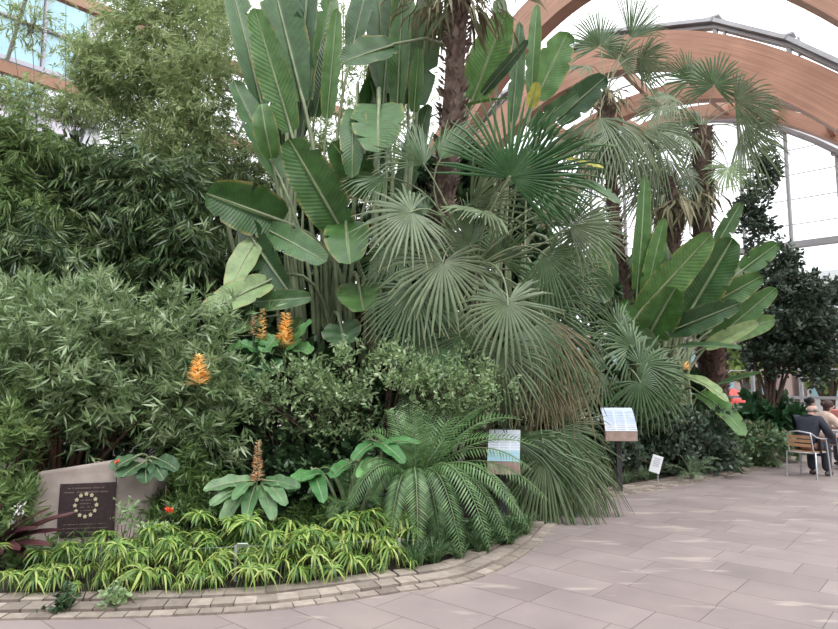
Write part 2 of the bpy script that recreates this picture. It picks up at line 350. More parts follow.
# end wall of glass with round posts and cables
TE = 25.0; za_ = lambda s: 11.84 - .0896 * (s + 8.2) ** 2
for i, r in enumerate(np.arange(-16.65, 4, 1.5)):
    mb = MB(); rr = r; mb.tube([UR(TE, rr, 0), UR(TE, rr, max(2, za_(rr)))], .07, 8); mb.box(UR(TE, rr, max(2, za_(rr))), (.28, .3, .35), ax=[U, R_, (0, 0, 1)]); tag(mb.build('post', STEEL, None, True), kind='structure')
mb = MB()
for z in (2.1, 3.1, 4.1, 5.1, 7.2, 8.1, 9.0, 9.9): mb.tube([UR(TE + .1, -18, z), UR(TE + .1, 5, z)], .018, 4)
mb.box(UR(TE, -6.5, 6.45), (.25, 23, .22), ax=[U, R_, (0, 0, 1)]); mb.box(UR(TE, -6.5, 1.15), (.12, 23, .1), ax=[U, R_, (0, 0, 1)]); struct('window_frame', mb, STEEL)
mb = MB(); S = np.linspace(-18, 5, 20); v = []
for s in S: v += [UR(TE + .15, s, .1), UR(TE + .15, s, max(.3, za_(s)))]
mb.add(v, [[2 * i, 2 * i + 2, 2 * i + 3, 2 * i + 1] for i in range(len(S) - 1)]); struct('window_5', mb, GLASS)
mb = MB(); mb.tube([UR(TE - .1, s, max(.5, za_(s))) for s in np.linspace(-18, 5, 30)], .16, 8)
struct('beam', mb, STEEL)
mb = MB(); mb.box((0, -10, 5), (44, .4, 10)); struct('light_blocker_back', mb, plain('light_blocker_grey', (.30, .28, .27), .8))  # unseen opaque slab added behind the camera to cut horizontal light
# the block across the street behind the left glazing
bld = thing('office_building', 'office block with pale blue glass and white panels beyond the left roof glazing', 'building', UR(0, -34, 0))
mb = MB(); mb.box(UR(-7, -37.6, 15), (40, 6.9, 30), ax=[U, R_, (0, 0, 1)]); mb.build('wall', plain('white_panel', (.6, .6, .64), .5, noise=.08), bld, False)
teal = plain('facade_glass', (.40, .62, .70), .2, 0, noise=.15, nscale=.3); lav = plain('lilac_panel', (.58, .54, .62), .4); dkb = plain('dark_blue_glass', (.10, .12, .24), .15)
fr_ = plain('mullion', (.40, .38, .44), .5); wv = plain('white_spandrel', (.72, .73, .8), .5)
pat = rs.choice(4, size=(14, 16), p=[.5, .2, .22, .08])
for i in range(5, 13):
    for j in range(6, 16):
        u0 = -20 + j * 2.15; z0 = i * 2.15
        if u0 + 2 > 13.2: continue
        mb = MB(); mb.box(UR(u0 + 1, -34.05, z0 + 1), (1.95, .12, 1.95), ax=[U, R_, (0, 0, 1)]); w = mb.build('window', [teal, lav, wv, dkb][pat[i, j]], bld, False)
mb = MB()
for j in range(0, 17, 2): mb.box(UR(-20 + j * 2.15 - .07, -33.95, 15), (.10, .3, 30), ax=[U, R_, (0, 0, 1)])
for i in range(1, 14, 1): mb.box(UR(-3.5, -33.95, i * 2.15 - .07), (33, .3, .09 if i % 2 else .22), ax=[U, R_, (0, 0, 1)])
mb.build('mullion', fr_, bld, False)

# ------------------------------------------------------------------ leaf colours
g = lambda r, gg, b: (r, gg, b)
M_BAM_DK = leafmat('bamboo_leaf_dark', [(.03, .06, .025), (.06, .11, .045), (.14, .21, .085), (.28, .33, .17)], .32, .22, spec=.7)
M_BAM_FN = leafmat('bamboo_leaf_fine', [(.13, .20, .08), (.22, .30, .12), (.32, .40, .19), (.42, .45, .28)], .5, .3)
M_BAM_LT = leafmat('bamboo_leaf_light', [(.08, .14, .045), (.14, .22, .075), (.25, .33, .14)], .4, .3)
M_GREY = leafmat('grey_green_leaf', [(.055, .095, .04), (.12, .19, .075), (.23, .32, .155), (.40, .47, .30)], .36, .25, spec=.7)
M_PALE = leafmat('pale_small_leaf', [(.09, .15, .065), (.21, .31, .14), (.42, .52, .30)], .33, .25, spec=.7)
M_LOOSE = leafmat('loose_narrow_leaf', [(.05, .10, .03), (.09, .16, .045), (.17, .26, .08)], .4, .25)
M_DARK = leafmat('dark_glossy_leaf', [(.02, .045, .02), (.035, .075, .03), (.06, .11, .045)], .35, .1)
M_FICUS = leafmat('ficus_leaf', [(.03, .05, .035), (.05, .08, .05), (.09, .12, .09)], .38, .12)
M_SEDGE = leafmat('sedge_leaf', [(.06, .14, .035), (.13, .24, .05), (.26, .38, .08), (.40, .46, .14)], .4, .3, tip=(.5, .42, .15))
M_PADDLE = leafmat('paddle_leaf', [(.03, .085, .02), (.05, .13, .03), (.085, .185, .045)], .42, .2, rib=(.26, .36, .16), edge=(.30, .24, .07), veins=150)
M_PADDLE_B = leafmat('paddle_leaf_bluish', [(.025, .068, .024), (.042, .10, .034), (.07, .145, .052)], .42, .12, rib=(.26, .34, .2), edge=(.2, .2, .09), veins=150)
M_PADDLE_P = leafmat('paddle_leaf_pale', [(.25, .36, .15), (.32, .43, .2)], .42, .3, rib=(.45, .5, .3), edge=(.4, .3, .12), veins=150)
M_PADDLE_Y = leafmat('paddle_leaf_yellowed', [(.28, .38, .05), (.42, .42, .08)], .4, .3, rib=(.4, .45, .2), edge=(.35, .22, .06), veins=150)
M_FAN = leafmat('fan_frond', [(.045, .09, .035), (.075, .14, .055), (.12, .195, .085)], .36, .18, tip=(.34, .27, .13), spec=.6)
M_FAN_G = leafmat('fan_frond_grey', [(.085, .13, .065), (.135, .185, .095), (.20, .25, .145)], .36, .2, tip=(.36, .31, .16), spec=.6)
M_FAN_DK = leafmat('fan_frond_deep', [(.015, .06, .018), (.03, .10, .028), (.055, .15, .045)], .33, .2, tip=(.2, .24, .1), spec=.6)
M_DEAD = leafmat('dead_frond', [(.10, .08, .045), (.17, .14, .075), (.24, .22, .13), (.10, .13, .06)], .7, .15)
M_CYC = leafmat('cycad_frond', [(.05, .115, .035), (.09, .18, .06), (.16, .27, .11)], .38, .2)
M_GING = leafmat('ginger_leaf', [(.05, .16, .05), (.09, .25, .075), (.16, .34, .12)], .38, .25, rib=(.25, .4, .2), veins=110)
M_GINGD = leafmat('ginger_leaf_grey', [(.065, .14, .055), (.10, .20, .085), (.16, .27, .13)], .38, .2, rib=(.22, .35, .2), veins=110)
M_ORANGE = leafmat('orange_bloom', [(.74, .38, .08), (.90, .62, .22), (.96, .84, .52)], .5, .2)
M_FADE = leafmat('faded_bloom', [(.62, .36, .22), (.85, .60, .40), (.92, .80, .60)], .6, .15)
M_STALK = plain('green_stalk', (.13, .2, .08), .5, noise=.3, nscale=6)
M_STALKP = plain('pale_stalk', (.25, .3, .17), .5, noise=.35, nscale=5)
M_BARK = plain('brown_bark', (.10, .065, .045), .85, noise=.5, nscale=14, bump=.6)
M_PBARK = plain('fibrous_palm_bark', (.13, .085, .065), .9, noise=.6, nscale=16, bump=.8)
M_PBOOT = leafmat('palm_leaf_base', [(.09, .055, .045), (.16, .11, .09), (.26, .2, .17)], .8, 0)
M_CULM = plain('bamboo_culm', (.16, .17, .07), .45, noise=.4, nscale=3)
M_RED = leafmat('red_bloom', [(.7, .08, .03), (.8, .16, .06)], .5, .15)
M_WHITEF = leafmat('white_bloom', [(.7, .72, .66), (.8, .8, .78)], .5, .15)
M_CORDY = leafmat('cordyline_leaf', [(.04, .012, .016), (.07, .022, .026), (.10, .04, .04)], .35, .1)

# ------------------------------------------------------------------ bushes
def blob_pts(C, Rr, k, inner=.55, up=.15, front=.35, amp=1.5):
    d = rs.normal(size=(k, 3)); d[:, 2] += up; d[:, 1] -= front; d = nrm(d)
    ph = rs.rand(6) * 6.28
    bump = 1 + amp * (.13 * np.sin(3.1 * d[:, 0] * 2 + ph[0]) + .12 * np.sin(4.3 * d[:, 2] * 2 + ph[1]) + .10 * np.sin(5.2 * d[:, 1] * 2 + ph[2]) + .08 * np.sin(9 * d[:, 0] + 7 * d[:, 2] + ph[3]))
    r = (inner + (1 - inner) * rs.rand(k) ** .6) * bump
    return np.asarray(C) + d * r[:, None] * np.asarray(Rr), nrm(d / np.asarray(Rr))
def bush(name, label, cat, blobs, tpl, L, mat, k=6, spread=1.0, droop=.2, along=.15, base=None, branches=24, brad=.012, trunk=.03, outw=.6, upw=.4, W=None,
         inner=.55, amp=1.5, group=None, bmat=None, zmin=.06, foliage='foliage', up=.15, front=.35, part_br='branches'):
    """blobs: (px, py, Y, rx px, rz px, depth m, twigs)"""
    Cs = [(P(b[0], b[1], b[2]), (b[3] * b[2] / F_PX, b[5], b[4] * b[2] / F_PX), b[6]) for b in blobs]
    bx = Cs[0][0] if base is None else np.asarray(base, float)
    t = thing(name, label, cat, (bx[0], bx[1], .03), group)
    mb = MB(); allp = []
    for C, Rr, n in Cs:
        p, o = blob_pts(C, Rr, int(n), inner, up, front, amp); ok = p[:, 2] > zmin; p, o = p[ok], o[ok]
        D = nrm(o * outw + rs.normal(size=p.shape) * .35 + np.array([0, 0, upw]))
        whorls(mb, tpl, p, D, k, L, spread, droop, along, W=W); allp.append(p)
    mb.build(foliage, mat, t)
    allp = np.concatenate(allp); bb = MB(); root = np.array([bx[0], bx[1], .02])
    for i in rs.choice(len(allp), min(branches, len(allp)), replace=False):
        q = allp[i]; mid = root * .45 + q * .55; mid[:2] = root[:2] * .7 + q[:2] * .3; mid += rs.normal(size=3) * .06
        st = root + np.array([*(rs.normal(size=2) * .06), 0]); bb.tube(bez(st, mid, q, 7), np.linspace(trunk, brad * .4, 7), 5, cap=False)
    bb.build(part_br, bmat or M_BARK, t)
    return t

T_BAM = lance(.15, .1, .15); T_FINE = lance(.16, .1, .1); T_OLE = lance(.17, .08, .05); T_OV = oval(.48); T_FIC = oval(.45, .08, .15); T_BROAD = oval(.55, .06, .2)

# ------------------------------------------------------------------ bamboo along the back left: clumps with their own culms and foliage
def bamboo(label, base, culms, blobs, mat, L, k, droop, spread, cr=.016, group='bamboo clumps at the back of the bed', tpl=T_BAM, W=1.0):
    t = thing('bamboo_clump', label, 'bamboo', (base[0], base[1], .03), group)
    base = np.array([base[0], base[1], .02])
    for (px, py, Y) in culms:
        q = P(px, py, Y); st = base + np.array([*(rs.normal(size=2) * .22), 0]); mid = st * .5 + q * .5; mid[:2] = st[:2] * .72 + q[:2] * .28
        mb = MB(); path = bez(st, mid, q, 22); r = np.linspace(cr, cr * .35, 22) * (1 + .22 * (np.arange(22) % 2)); mb.tube(path, r, 6, cap=False); mb.build('culm', M_CULM, t)
    mb = MB(); tw = MB()
    for (px, py, Y, rx, rz, dp, n) in blobs:
        C = P(px, py, Y); p, o = blob_pts(C, (rx * Y / F_PX, dp, rz * Y / F_PX), n, .35, .1, .5); ok = p[:, 2] > .1; p, o = p[ok], o[ok]
        D = nrm(o * .5 + rs.normal(size=p.shape) * .45 + np.array([0, -.15, -.1])); whorls(mb, tpl, p, D, k, L, spread, droop, .16, W=W)
        for i in rs.choice(len(p), min(len(p), 40), replace=False):
            tw.tube([p[i] - nrm(o[i]) * .45 - [0, 0, .1], p[i] - nrm(o[i]) * .15 + [0, 0, .04], p[i]], [.005, .004, .002], 4, cap=False)
    mb.build('foliage', mat, t); tw.build('twigs', M_CULM, t)
def gxy(px, Y): p = P(px, 385, Y); return (p[0], p[1])
bamboo('fine pale green bamboo reaching the top of the view beside the tall paddle leaves', gxy(170, 10.2), [(150, -60, 10.2), (190, -70, 10.6), (215, -40, 10), (125, -20, 10.1), (170, 20, 9.8)],
       [(165, 30, 10.2, 78, 66, .9, 2300), (205, 95, 9.9, 48, 75, .8, 1500), (125, 85, 10, 58, 46, .8, 1500), (185, 155, 9.9, 62, 50, .7, 1200), (215, 20, 11, 40, 60, .7, 900), (150, 110, 11, 80, 70, .6, 1200)], M_BAM_FN, .125, 6, .3, 1.0, tpl=T_FINE)
bamboo('thin airy bamboo in front of the left roof glazing and timber rail', gxy(45, 9.4), [(28, -30, 9.4), (66, -20, 9.5), (5, -25, 9.2), (88, 10, 9.6)],
       [(88, 62, 9.5, 26, 38, .5, 190), (28, 25, 9.4, 40, 36, .5, 130), (20, 100, 9.4, 40, 26, .5, 230), (75, 112, 9.4, 38, 20, .5, 260)], M_BAM_FN, .12, 6, .3, 1.0, .012, tpl=T_FINE)
bamboo('dark drooping bamboo in the middle of the hedge left of the arching paddle leaf', gxy(140, 9.0), [(110, 120, 9), (150, 110, 9.2), (175, 130, 9.3), (130, 160, 8.9)],
       [(150, 205, 9.0, 62, 66, .7, 720), (100, 195, 9.1, 52, 60, .7, 560), (175, 255, 8.9, 45, 50, .6, 380), (105, 262, 8.9, 60, 42, .6, 420)], M_BAM_DK, .25, 8, .75, 1.0, W=.8)
bamboo('yellow-green bamboo tips at the left edge of the hedge', gxy(20, 8.4), [(10, 110, 8.4), (45, 100, 8.5), (-20, 120, 8.3)],
       [(22, 150, 8.4, 52, 40, .6, 420), (18, 215, 8.3, 45, 48, .6, 400), (-35, 200, 8.3, 40, 70, .6, 260)], M_BAM_LT, .21, 8, .75, .9, W=.8)
bamboo('dark bamboo hung low at the far left above the grey-leaved shrub', gxy(25, 8.0), [(20, 200, 8), (60, 215, 8.1)],
       [(30, 262, 8.0, 56, 46, .6, 430), (-20, 290, 7.9, 50, 60, .6, 300)], M_BAM_DK, .22, 8, .7, 1.0, W=.8)
bamboo('shaded bamboo thicket behind the orange ginger spikes', gxy(215, 10.4), [(220, 120, 10.4), (240, 140, 10.5), (232, 160, 10.2), (246, 180, 10.3), (215, 200, 10.1), (225, 190, 10.0)],
       [(225, 200, 10.4, 45, 65, .6, 330), (235, 265, 10.2, 40, 50, .5, 170)], M_BAM_DK, .17, 6, .4, 1.0, .022)
bamboo('sparse bamboo wisps behind the tall paddle leaves', gxy(350, 11.4), [(300, -30, 11.4), (345, -60, 11.4), (372, -40, 11.5), (325, 40, 11.3), (392, 20, 11.5), (288, 150, 11.3)],
       [(340, 60, 11.4, 60, 90, .6, 700), (300, 170, 11.3, 60, 80, .6, 800), (375, 190, 11.4, 50, 80, .6, 700), (250, 190, 11.2, 40, 60, .5, 500), (410, 90, 11.6, 30, 90, .5, 400)], M_BAM_FN, .14, 6, .3, 1.0, .02, tpl=T_FINE)
# deep green growth closing the back of the bed
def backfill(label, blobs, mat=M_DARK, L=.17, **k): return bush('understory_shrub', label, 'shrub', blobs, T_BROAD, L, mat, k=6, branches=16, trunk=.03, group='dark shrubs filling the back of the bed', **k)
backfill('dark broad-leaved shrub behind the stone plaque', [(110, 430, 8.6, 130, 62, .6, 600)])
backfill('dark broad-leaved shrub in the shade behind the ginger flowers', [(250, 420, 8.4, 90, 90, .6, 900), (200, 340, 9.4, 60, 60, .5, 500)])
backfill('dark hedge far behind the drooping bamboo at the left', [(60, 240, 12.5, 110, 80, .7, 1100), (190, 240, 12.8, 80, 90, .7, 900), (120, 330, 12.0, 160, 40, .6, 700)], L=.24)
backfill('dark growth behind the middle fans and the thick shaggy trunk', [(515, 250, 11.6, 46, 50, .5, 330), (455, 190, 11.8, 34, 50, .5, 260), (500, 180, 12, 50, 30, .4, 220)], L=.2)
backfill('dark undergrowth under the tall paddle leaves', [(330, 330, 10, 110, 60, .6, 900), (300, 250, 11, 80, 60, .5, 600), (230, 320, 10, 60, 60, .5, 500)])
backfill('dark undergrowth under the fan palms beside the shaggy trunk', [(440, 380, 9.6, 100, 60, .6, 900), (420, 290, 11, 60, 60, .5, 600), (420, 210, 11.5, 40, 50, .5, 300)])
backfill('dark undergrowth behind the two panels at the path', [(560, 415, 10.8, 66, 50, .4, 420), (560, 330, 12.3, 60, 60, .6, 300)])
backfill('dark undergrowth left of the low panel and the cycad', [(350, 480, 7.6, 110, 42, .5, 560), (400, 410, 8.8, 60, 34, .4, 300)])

# ------------------------------------------------------------------ grey-leaved shrub over the stone, pale small-leaved shrub in the centre
bush('willow_leaved_shrub', 'wide grey-green narrow-leaved shrub overhanging the stone plaque', 'shrub',
     [(120, 345, 6.9, 98, 60, .7, 850), (55, 370, 6.6, 80, 66, .6, 560), (190, 395, 6.7, 48, 62, .5, 400), (20, 335, 7.0, 60, 50, .6, 320), (105, 405, 6.6, 80, 34, .45, 300), (60, 310, 7.2, 60, 36, .5, 260), (165, 305, 7.1, 22, 26, .3, 60), (95, 290, 7.2, 22, 20, .3, 60), (218, 372, 6.7, 18, 30, .3, 70), (28, 300, 7.0, 26, 24, .3, 60), (200, 430, 6.6, 34, 26, .3, 110)],
     T_OLE, .145, M_GREY, k=9, spread=1.15, droop=.12, along=.13, base=(*gxy(66, 6.75), 0), branches=22, trunk=.035, brad=.012, bmat=plain('reddish_bark', (.12, .06, .04), .8, noise=.4), upw=.35, inner=.4, amp=2.3)
bush('willow_leaved_shrub', 'leafy narrow-leaved shrub at the bottom left corner left of the stone', 'shrub',
     [(-8, 450, 6.1, 48, 62, .45, 460), (-50, 400, 6.2, 50, 90, .5, 300), (12, 505, 5.95, 24, 34, .3, 160)], T_OLE, .125, leafmat('yellowish_narrow_leaf', [(.10, .17, .06), (.17, .26, .09), (.26, .35, .14)], .42, .25), k=8, spread=1.0, droop=.15, branches=25, trunk=.02)
bush('small_leaved_shrub', 'wispy shrub of small pale leaves behind the cycad', 'shrub',
     [(330, 385, 7.1, 56, 30, .4, 190), (425, 377, 7.0, 56, 26, .4, 240), (262, 395, 7.2, 40, 30, .4, 120), (390, 350, 7.1, 30, 18, .3, 40), (335, 425, 7.2, 56, 30, .4, 100), (486, 380, 7.0, 22, 30, .3, 65), (345, 348, 7.1, 22, 16, .3, 30), (455, 402, 6.95, 36, 18, .3, 80), (300, 365, 7.2, 30, 16, .3, 40)],
     oval(.38), .06, M_PALE, k=9, spread=1.2, droop=.1, along=.24, amp=2.4, base=(*gxy(380, 7.7), 0), branches=55, trunk=.025, brad=.012, inner=.3)
bush('small_leaved_shrub', 'dark small-leaved bush under the pale wispy shrub', 'shrub',
     [(300, 460, 7.4, 62, 36, .4, 260), (230, 430, 7.5, 42, 40, .4, 180), (375, 455, 7.5, 40, 30, .4, 120)], T_OV, .075, leafmat('deep_small_leaf', [(.04, .08, .04), (.07, .13, .055), (.11, .19, .08)], .4, .18), k=6, spread=1.1, branches=24, trunk=.02)
bush('narrow_leaved_bush', 'loose narrow-leaved bush right of the stone plaque below the grey shrub', 'shrub',
     [(190, 480, 6.4, 32, 34, .3, 170), (175, 505, 6.15, 36, 22, .3, 130), (225, 512, 6.2, 40, 20, .3, 140), (330, 515, 6.4, 60, 16, .3, 150)], T_OLE, .115, M_LOOSE, k=7, spread=1.1, droop=.35, branches=24, trunk=.015)

# ------------------------------------------------------------------ paddle leaves (giant bird of paradise / banana kin)
def paddle_mesh(a, b, W, face, sag=.08, fold=.25, nl=28, nw=4, wav=.03, curl=0.0, lop=1.0):
    """blade from a (stalk end) to b (tip), width W, facing 'face'"""
    a, b = np.asarray(a), np.asarray(b); Ln = np.linalg.norm(b - a); ax = nrm(b - a); n0 = nrm(face - ax * np.dot(face, ax))
    mid = (a + b) / 2 + n0 * sag * Ln; path = bez(a, mid, b, nl + 1); tg = nrm(np.gradient(path, axis=0))
    side = nrm(np.cross(ax, n0)); v = []; lp = []; r = rs.rand(); ph = rs.rand(3) * 6; fold = fold * rs.uniform(.7, 1.6); torn = {(int(rs.uniform(4, nl - 3)), int(rs.choice([-1, 1]))): rs.uniform(.15, .5) for _ in range(rs.randint(1, 5))} if W > .18 else {}
    for i in range(nl + 1):
        t = i / nl; n = nrm(np.cross(side, tg[i])); w = W / 2 * (math.sin(math.pi * min(1, (t * .93 + .035)) ** .82)) ** .45
        if i == nl: w = W * .03
        for j in range(-nw, nw + 1):
            s = j / nw
            if abs(j) >= nw - 1 and (i, int(np.sign(j))) in torn: s *= 1 - torn[(i, int(np.sign(j)))]
            h = -fold * (1 - abs(s)) * w + curl * w * s * s + wav * W * math.sin(t * 17 + ph[0] + (2 if s > 0 else 0)) * abs(s) ** 2
            v.append(path[i] + side * s * w * math.cos(fold * .5) * (lop if s > 0 else 1) + n * h + n * rs.normal() * .002); lp.append([t, s, r])
    m = 2 * nw + 1; f = [[i * m + j, i * m + j + 1, (i + 1) * m + j + 1, (i + 1) * m + j] for i in range(nl) for j in range(m - 1)]
    return v, f, lp, path, tg
def paddle_leaf(t, tip, base, Yt, Yb, wpx, mat, stalk_to=None, roll=0, face=None, sag=.06, fold=.28, curl=0, lop=1.0, name='leaf', wav=.03):
    a, b = P(*base, Yb), P(*tip, Yt); W = wpx * (Yt + Yb) / 2 / F_PX * 1.08
    ax = nrm(b - a); f0 = np.array([0, -1, .25]) if face is None else np.asarray(face, float); f0 = nrm(f0 - ax * np.dot(f0, ax))
    s = np.cross(ax, f0); f0 = f0 * math.cos(math.radians(roll)) + s * math.sin(math.radians(roll)); W /= max(.55, math.cos(math.radians(roll)))
    mb = MB(); v, f, lp, path, tg = paddle_mesh(a, b, W, f0, sag, fold, curl=curl, lop=lop, wav=wav); mb.add(v, f, lp); leaf = mb.build(name, mat, t)
    mb = MB(); rr = np.linspace(.022, .004, len(path)) * min(1.2, max(.4, W * 1.8)); off = -nrm(f0) * W * .5 * fold * .9
    if stalk_to is not None:
        g0 = np.asarray(stalk_to, float); k = nrm(g0 - a); low = bez(g0, a - ax * np.linalg.norm(g0 - a) * .45, a, 10); pth = np.concatenate([low, path[1:] + off * np.sin(np.linspace(0, math.pi, len(path)) )[1:, None] ** .5])
        rr = np.concatenate([np.linspace(.06, .026, 10) * min(1.1, max(.4, W * 1.7)), rr[1:]])
    else: pth = path + off * np.sin(np.linspace(0, math.pi, len(path)))[:, None] ** .5
    mb.tube(pth, rr, 6, cap=False); mb.build('stalk', M_STALKP, leaf)
    return leaf
PA = thing('bird_of_paradise', 'tall clump of upright banana-like paddle leaves left of the shaggy palm trunk', 'plant', (*gxy(318, 8.8), .03))
def cl(px, Y): x, y = gxy(px, Y); return np.array([x + rs.normal() * .12, y + rs.normal() * .12, .03])
A, Bm, Pl, Yl = M_PADDLE, M_PADDLE_B, M_PADDLE_P, M_PADDLE_Y
for (tip, base, Yt, Yb, w, mat, st, roll, kw) in [
    ((226, -34), (262, 104), 8.9, 8.8, 27, Bm, 300, 25, {}),
    ((254, 8), (291, 131), 8.4, 8.6, 33, A, 305, -12, {}),
    ((262, -60), (303, 100), 9.1, 8.9, 40, A, 310, 15, {}),
    ((312, -55), (296, 125), 9.3, 9.0, 32, Bm, 312, -20, {}),
    ((285, -70), (286, 70), 9.6, 9.2, 34, A, 312, 10, {}),
    ((234, 80), (280, 178), 8.5, 8.6, 27, Bm, 305, 28, {}),
    ((262, 104), (272, 158), 8.15, 8.3, 24, A, 305, 0, dict(fold=-.5, curl=.5, sag=.18)),
    ((289, 139), (343, 232), 8.0, 8.4, 46, A, 325, -8, dict(sag=.1)),
    ((206, 193), (285, 222), 7.9, 8.4, 50, A, 312, 0, dict(sag=.14, face=(0, -1, -.1))),
    ((288, 292), (243, 222), 8.0, 8.4, 30, Bm, 318, 30, dict(sag=.15)),
    ((326, 262), (264, 228), 7.8, 8.4, 30, Bm, 315, 0, dict(sag=.12)),
    ((350, 264), (346, 222), 7.8, 8.4, 44, A, 335, 0, dict(sag=.25, fold=.1)),
    ((364, 311), (358, 281), 7.8, 8.3, 44, A, 345, 0, dict(sag=.2, fold=.2)),
    ((312, 297), (246, 303), 7.9, 8.2, 20, Bm, 320, 10, {}),
    ((200, 315), (270, 280), 7.6, 8.1, 30, Pl, 310, 0, dict(sag=.12)),
    ((229, 290), (256, 238), 7.9, 8.3, 26, Pl, 315, 0, dict(sag=.1)),
    ((332, 142), (370, 194), 8.0, 8.5, 36, A, 350, -10, dict(sag=.2)),
    ((341, 62), (394, 44), 8.2, 8.5, 36, A, 370, 0, dict(sag=.14)),
    ((378, 152), (379, 102), 7.75, 8.45, 52, A, 365, 0, dict(sag=.2, fold=.2, face=(0, -1, -.5))),
    ((405, -36), (397, 108), 8.7, 8.8, 22, A, 372, -15, {}),
    ((432, -30), (418, 104), 9.0, 8.9, 30, Bm, 375, 15, {}),
    ((419, 46), (414, 112), 8.2, 8.5, 14, A, 372, 5, {}),
    ((374, -42), (352, 48), 9.0, 8.9, 26, Bm, 360, -20, {}),
    ((394, -40), (384, 92), 9.3, 9.1, 18, Bm, 365, 20, {}),
    ((337, 8), (327, 118), 8.8, 8.8, 18, A, 335, 10, {}),
    ((352, 178), (356, 108), 7.9, 8.3, 26, A, 352, 0, dict(sag=.3)),
    ((345, 345), (340, 322), 7.9, 8.2, 38, Bm, 330, 0, dict(sag=.2)),
    ((302, 318), (286, 350), 7.9, 8.2, 20, Bm, 312, 0, dict(sag=.2)),
    ((228, 330), (262, 318), 7.8, 8.2, 22, Bm, 312, 0, dict(sag=.2))]:
    paddle_leaf(PA, tip, base, Yt, Yb, w, mat, cl(st, 8.8), roll, **kw)
PB = thing('bird_of_paradise', 'clump of paddle leaves behind and right of the shaggy palm trunk, one leaf yellow', 'plant', (*gxy(520, 10.4), .03))
for (tip, base, Yt, Yb, w, mat, st, roll, kw) in [
    ((506, 12), (472, 100), 9.6, 9.9, 38, A, 510, 10, {}), ((509, 97), (460, 106), 9.4, 9.9, 13, A, 505, 0, dict(face=(0, -.5, 1))),
    ((528, 40), (482, 94), 9.3, 9.6, 10, Bm, 505, 30, {}), ((520, 22), (512, 122), 9.8, 9.9, 16, Bm, 512, 20, {}),
    ((537, 4), (531, 95), 10.0, 10.0, 14, A, 518, -15, {}), ((568, 32), (536, 98), 10.1, 10.2, 34, A, 525, 10, {}),
    ((606, 76), (556, 120), 10.0, 10.3, 28, Bm, 530, 15, {}), ((537, 82), (531, 108), 9.4, 9.6, 13, Yl, 520, 0, {}),
    ((578, 93), (530, 130), 9.6, 9.9, 18, Bm, 522, 15, {}), ((618, 146), (556, 146), 9.3, 9.9, 15, A, 528, 0, dict(face=(0, -.5, 1))),
    ((604, 168), (550, 156), 9.2, 9.9, 14, Yl, 528, 0, dict(face=(0, -.6, 1))), ((620, 204), (560, 180), 9.2, 9.9, 22, Bm, 530, 0, dict(sag=.2, face=(0, -.6, 1))),
    ((500, -10), (497, 60), 10.5, 10.3, 18, A, 512, 25, {}), ((556, 305), (530, 262), 9.9, 10.2, 34, Bm, 530, 0, dict(sag=.2)),
    ((585, 290), (556, 250), 10.2, 10.4, 34, A, 540, 20, dict(sag=.2)), ((610, 300), (575, 262), 10.6, 10.6, 30, Bm, 540, 10, dict(sag=.2)),
    ((528, 330), (545, 272), 10.0, 10.3, 26, Bm, 535, 20, {}), ((604, 225), (590, 300), 11, 11, 26, A, 560, 20, {})]:
    paddle_leaf(PB, tip, base, Yt, Yb, w, mat, cl(st, 10.4), roll, **kw)
PC = thing('bird_of_paradise', 'spreading clump of long paddle leaves right of centre before the end glazing', 'plant', (*gxy(668, 12.4), .03))
for (tip, base, Yt, Yb, w, mat, st, roll, kw) in [
    ((645, 175), (637, 290), 12, 12.2, 17, A, 655, 10, {}), ((664, 218), (645, 300), 11.9, 12.1, 15, A, 658, -25, {}),
    ((598, 212), (612, 305), 12, 12.2, 22, Bm, 650, 20, {}), ((712, 234), (640, 312), 11.5, 12, 32, A, 662, 15, {}),
    ((733, 238), (688, 315), 11.8, 12.2, 38, A, 668, -10, {}), ((741, 203), (716, 246), 12.4, 12.5, 16, A, 690, 10, {}),
    ((778, 243), (742, 270), 12.2, 12.4, 21, A, 700, 0, {}), ((762, 276), (697, 312), 11.9, 12.3, 26, A, 675, 10, {}),
    ((740, 303), (668, 332), 11.3, 12, 24, Bm, 665, 10, dict(sag=.12)), ((776, 288), (712, 342), 12.2, 12.5, 22, A, 680, 0, {}),
    ((676, 288), (644, 345), 11.2, 11.8, 36, A, 658, 0, {}), ((660, 232), (652, 300), 12.4, 12.4, 24, Bm, 660, 15, {}),
    ((742, 348), (676, 346), 11.3, 12, 17, Bm, 668, 0, dict(sag=.1, face=(0, -.5, 1))), ((758, 322), (705, 347), 12, 12.4, 15, Pl, 680, 0, {}),
    ((706, 258), (664, 330), 12.3, 12.4, 30, Bm, 664, 20, {}), ((745, 436), (698, 392), 10.9, 11.8, 20, A, 680, 10, dict(sag=.25, face=(0, -.6, 1))),
    ((728, 402), (680, 375), 11.1, 11.9, 16, Pl, 675, 0, dict(sag=.25, face=(0, -.5, 1))), ((640, 330), (655, 378), 11.2, 11.8, 30, Bm, 660, 0, {}),
    ((625, 255), (640, 330), 12.6, 12.5, 34, Bm, 655, 15, {}), ((760, 372), (715, 385), 12.1, 12.6, 14, A, 690, 0, dict(face=(0, -.5, 1))),
    ((622, 300), (650, 352), 11.9, 12.1, 26, A, 655, 15, {})]:
    paddle_leaf(PC, tip, base, Yt, Yb, w, mat, cl(st, 12.4), roll, **kw)

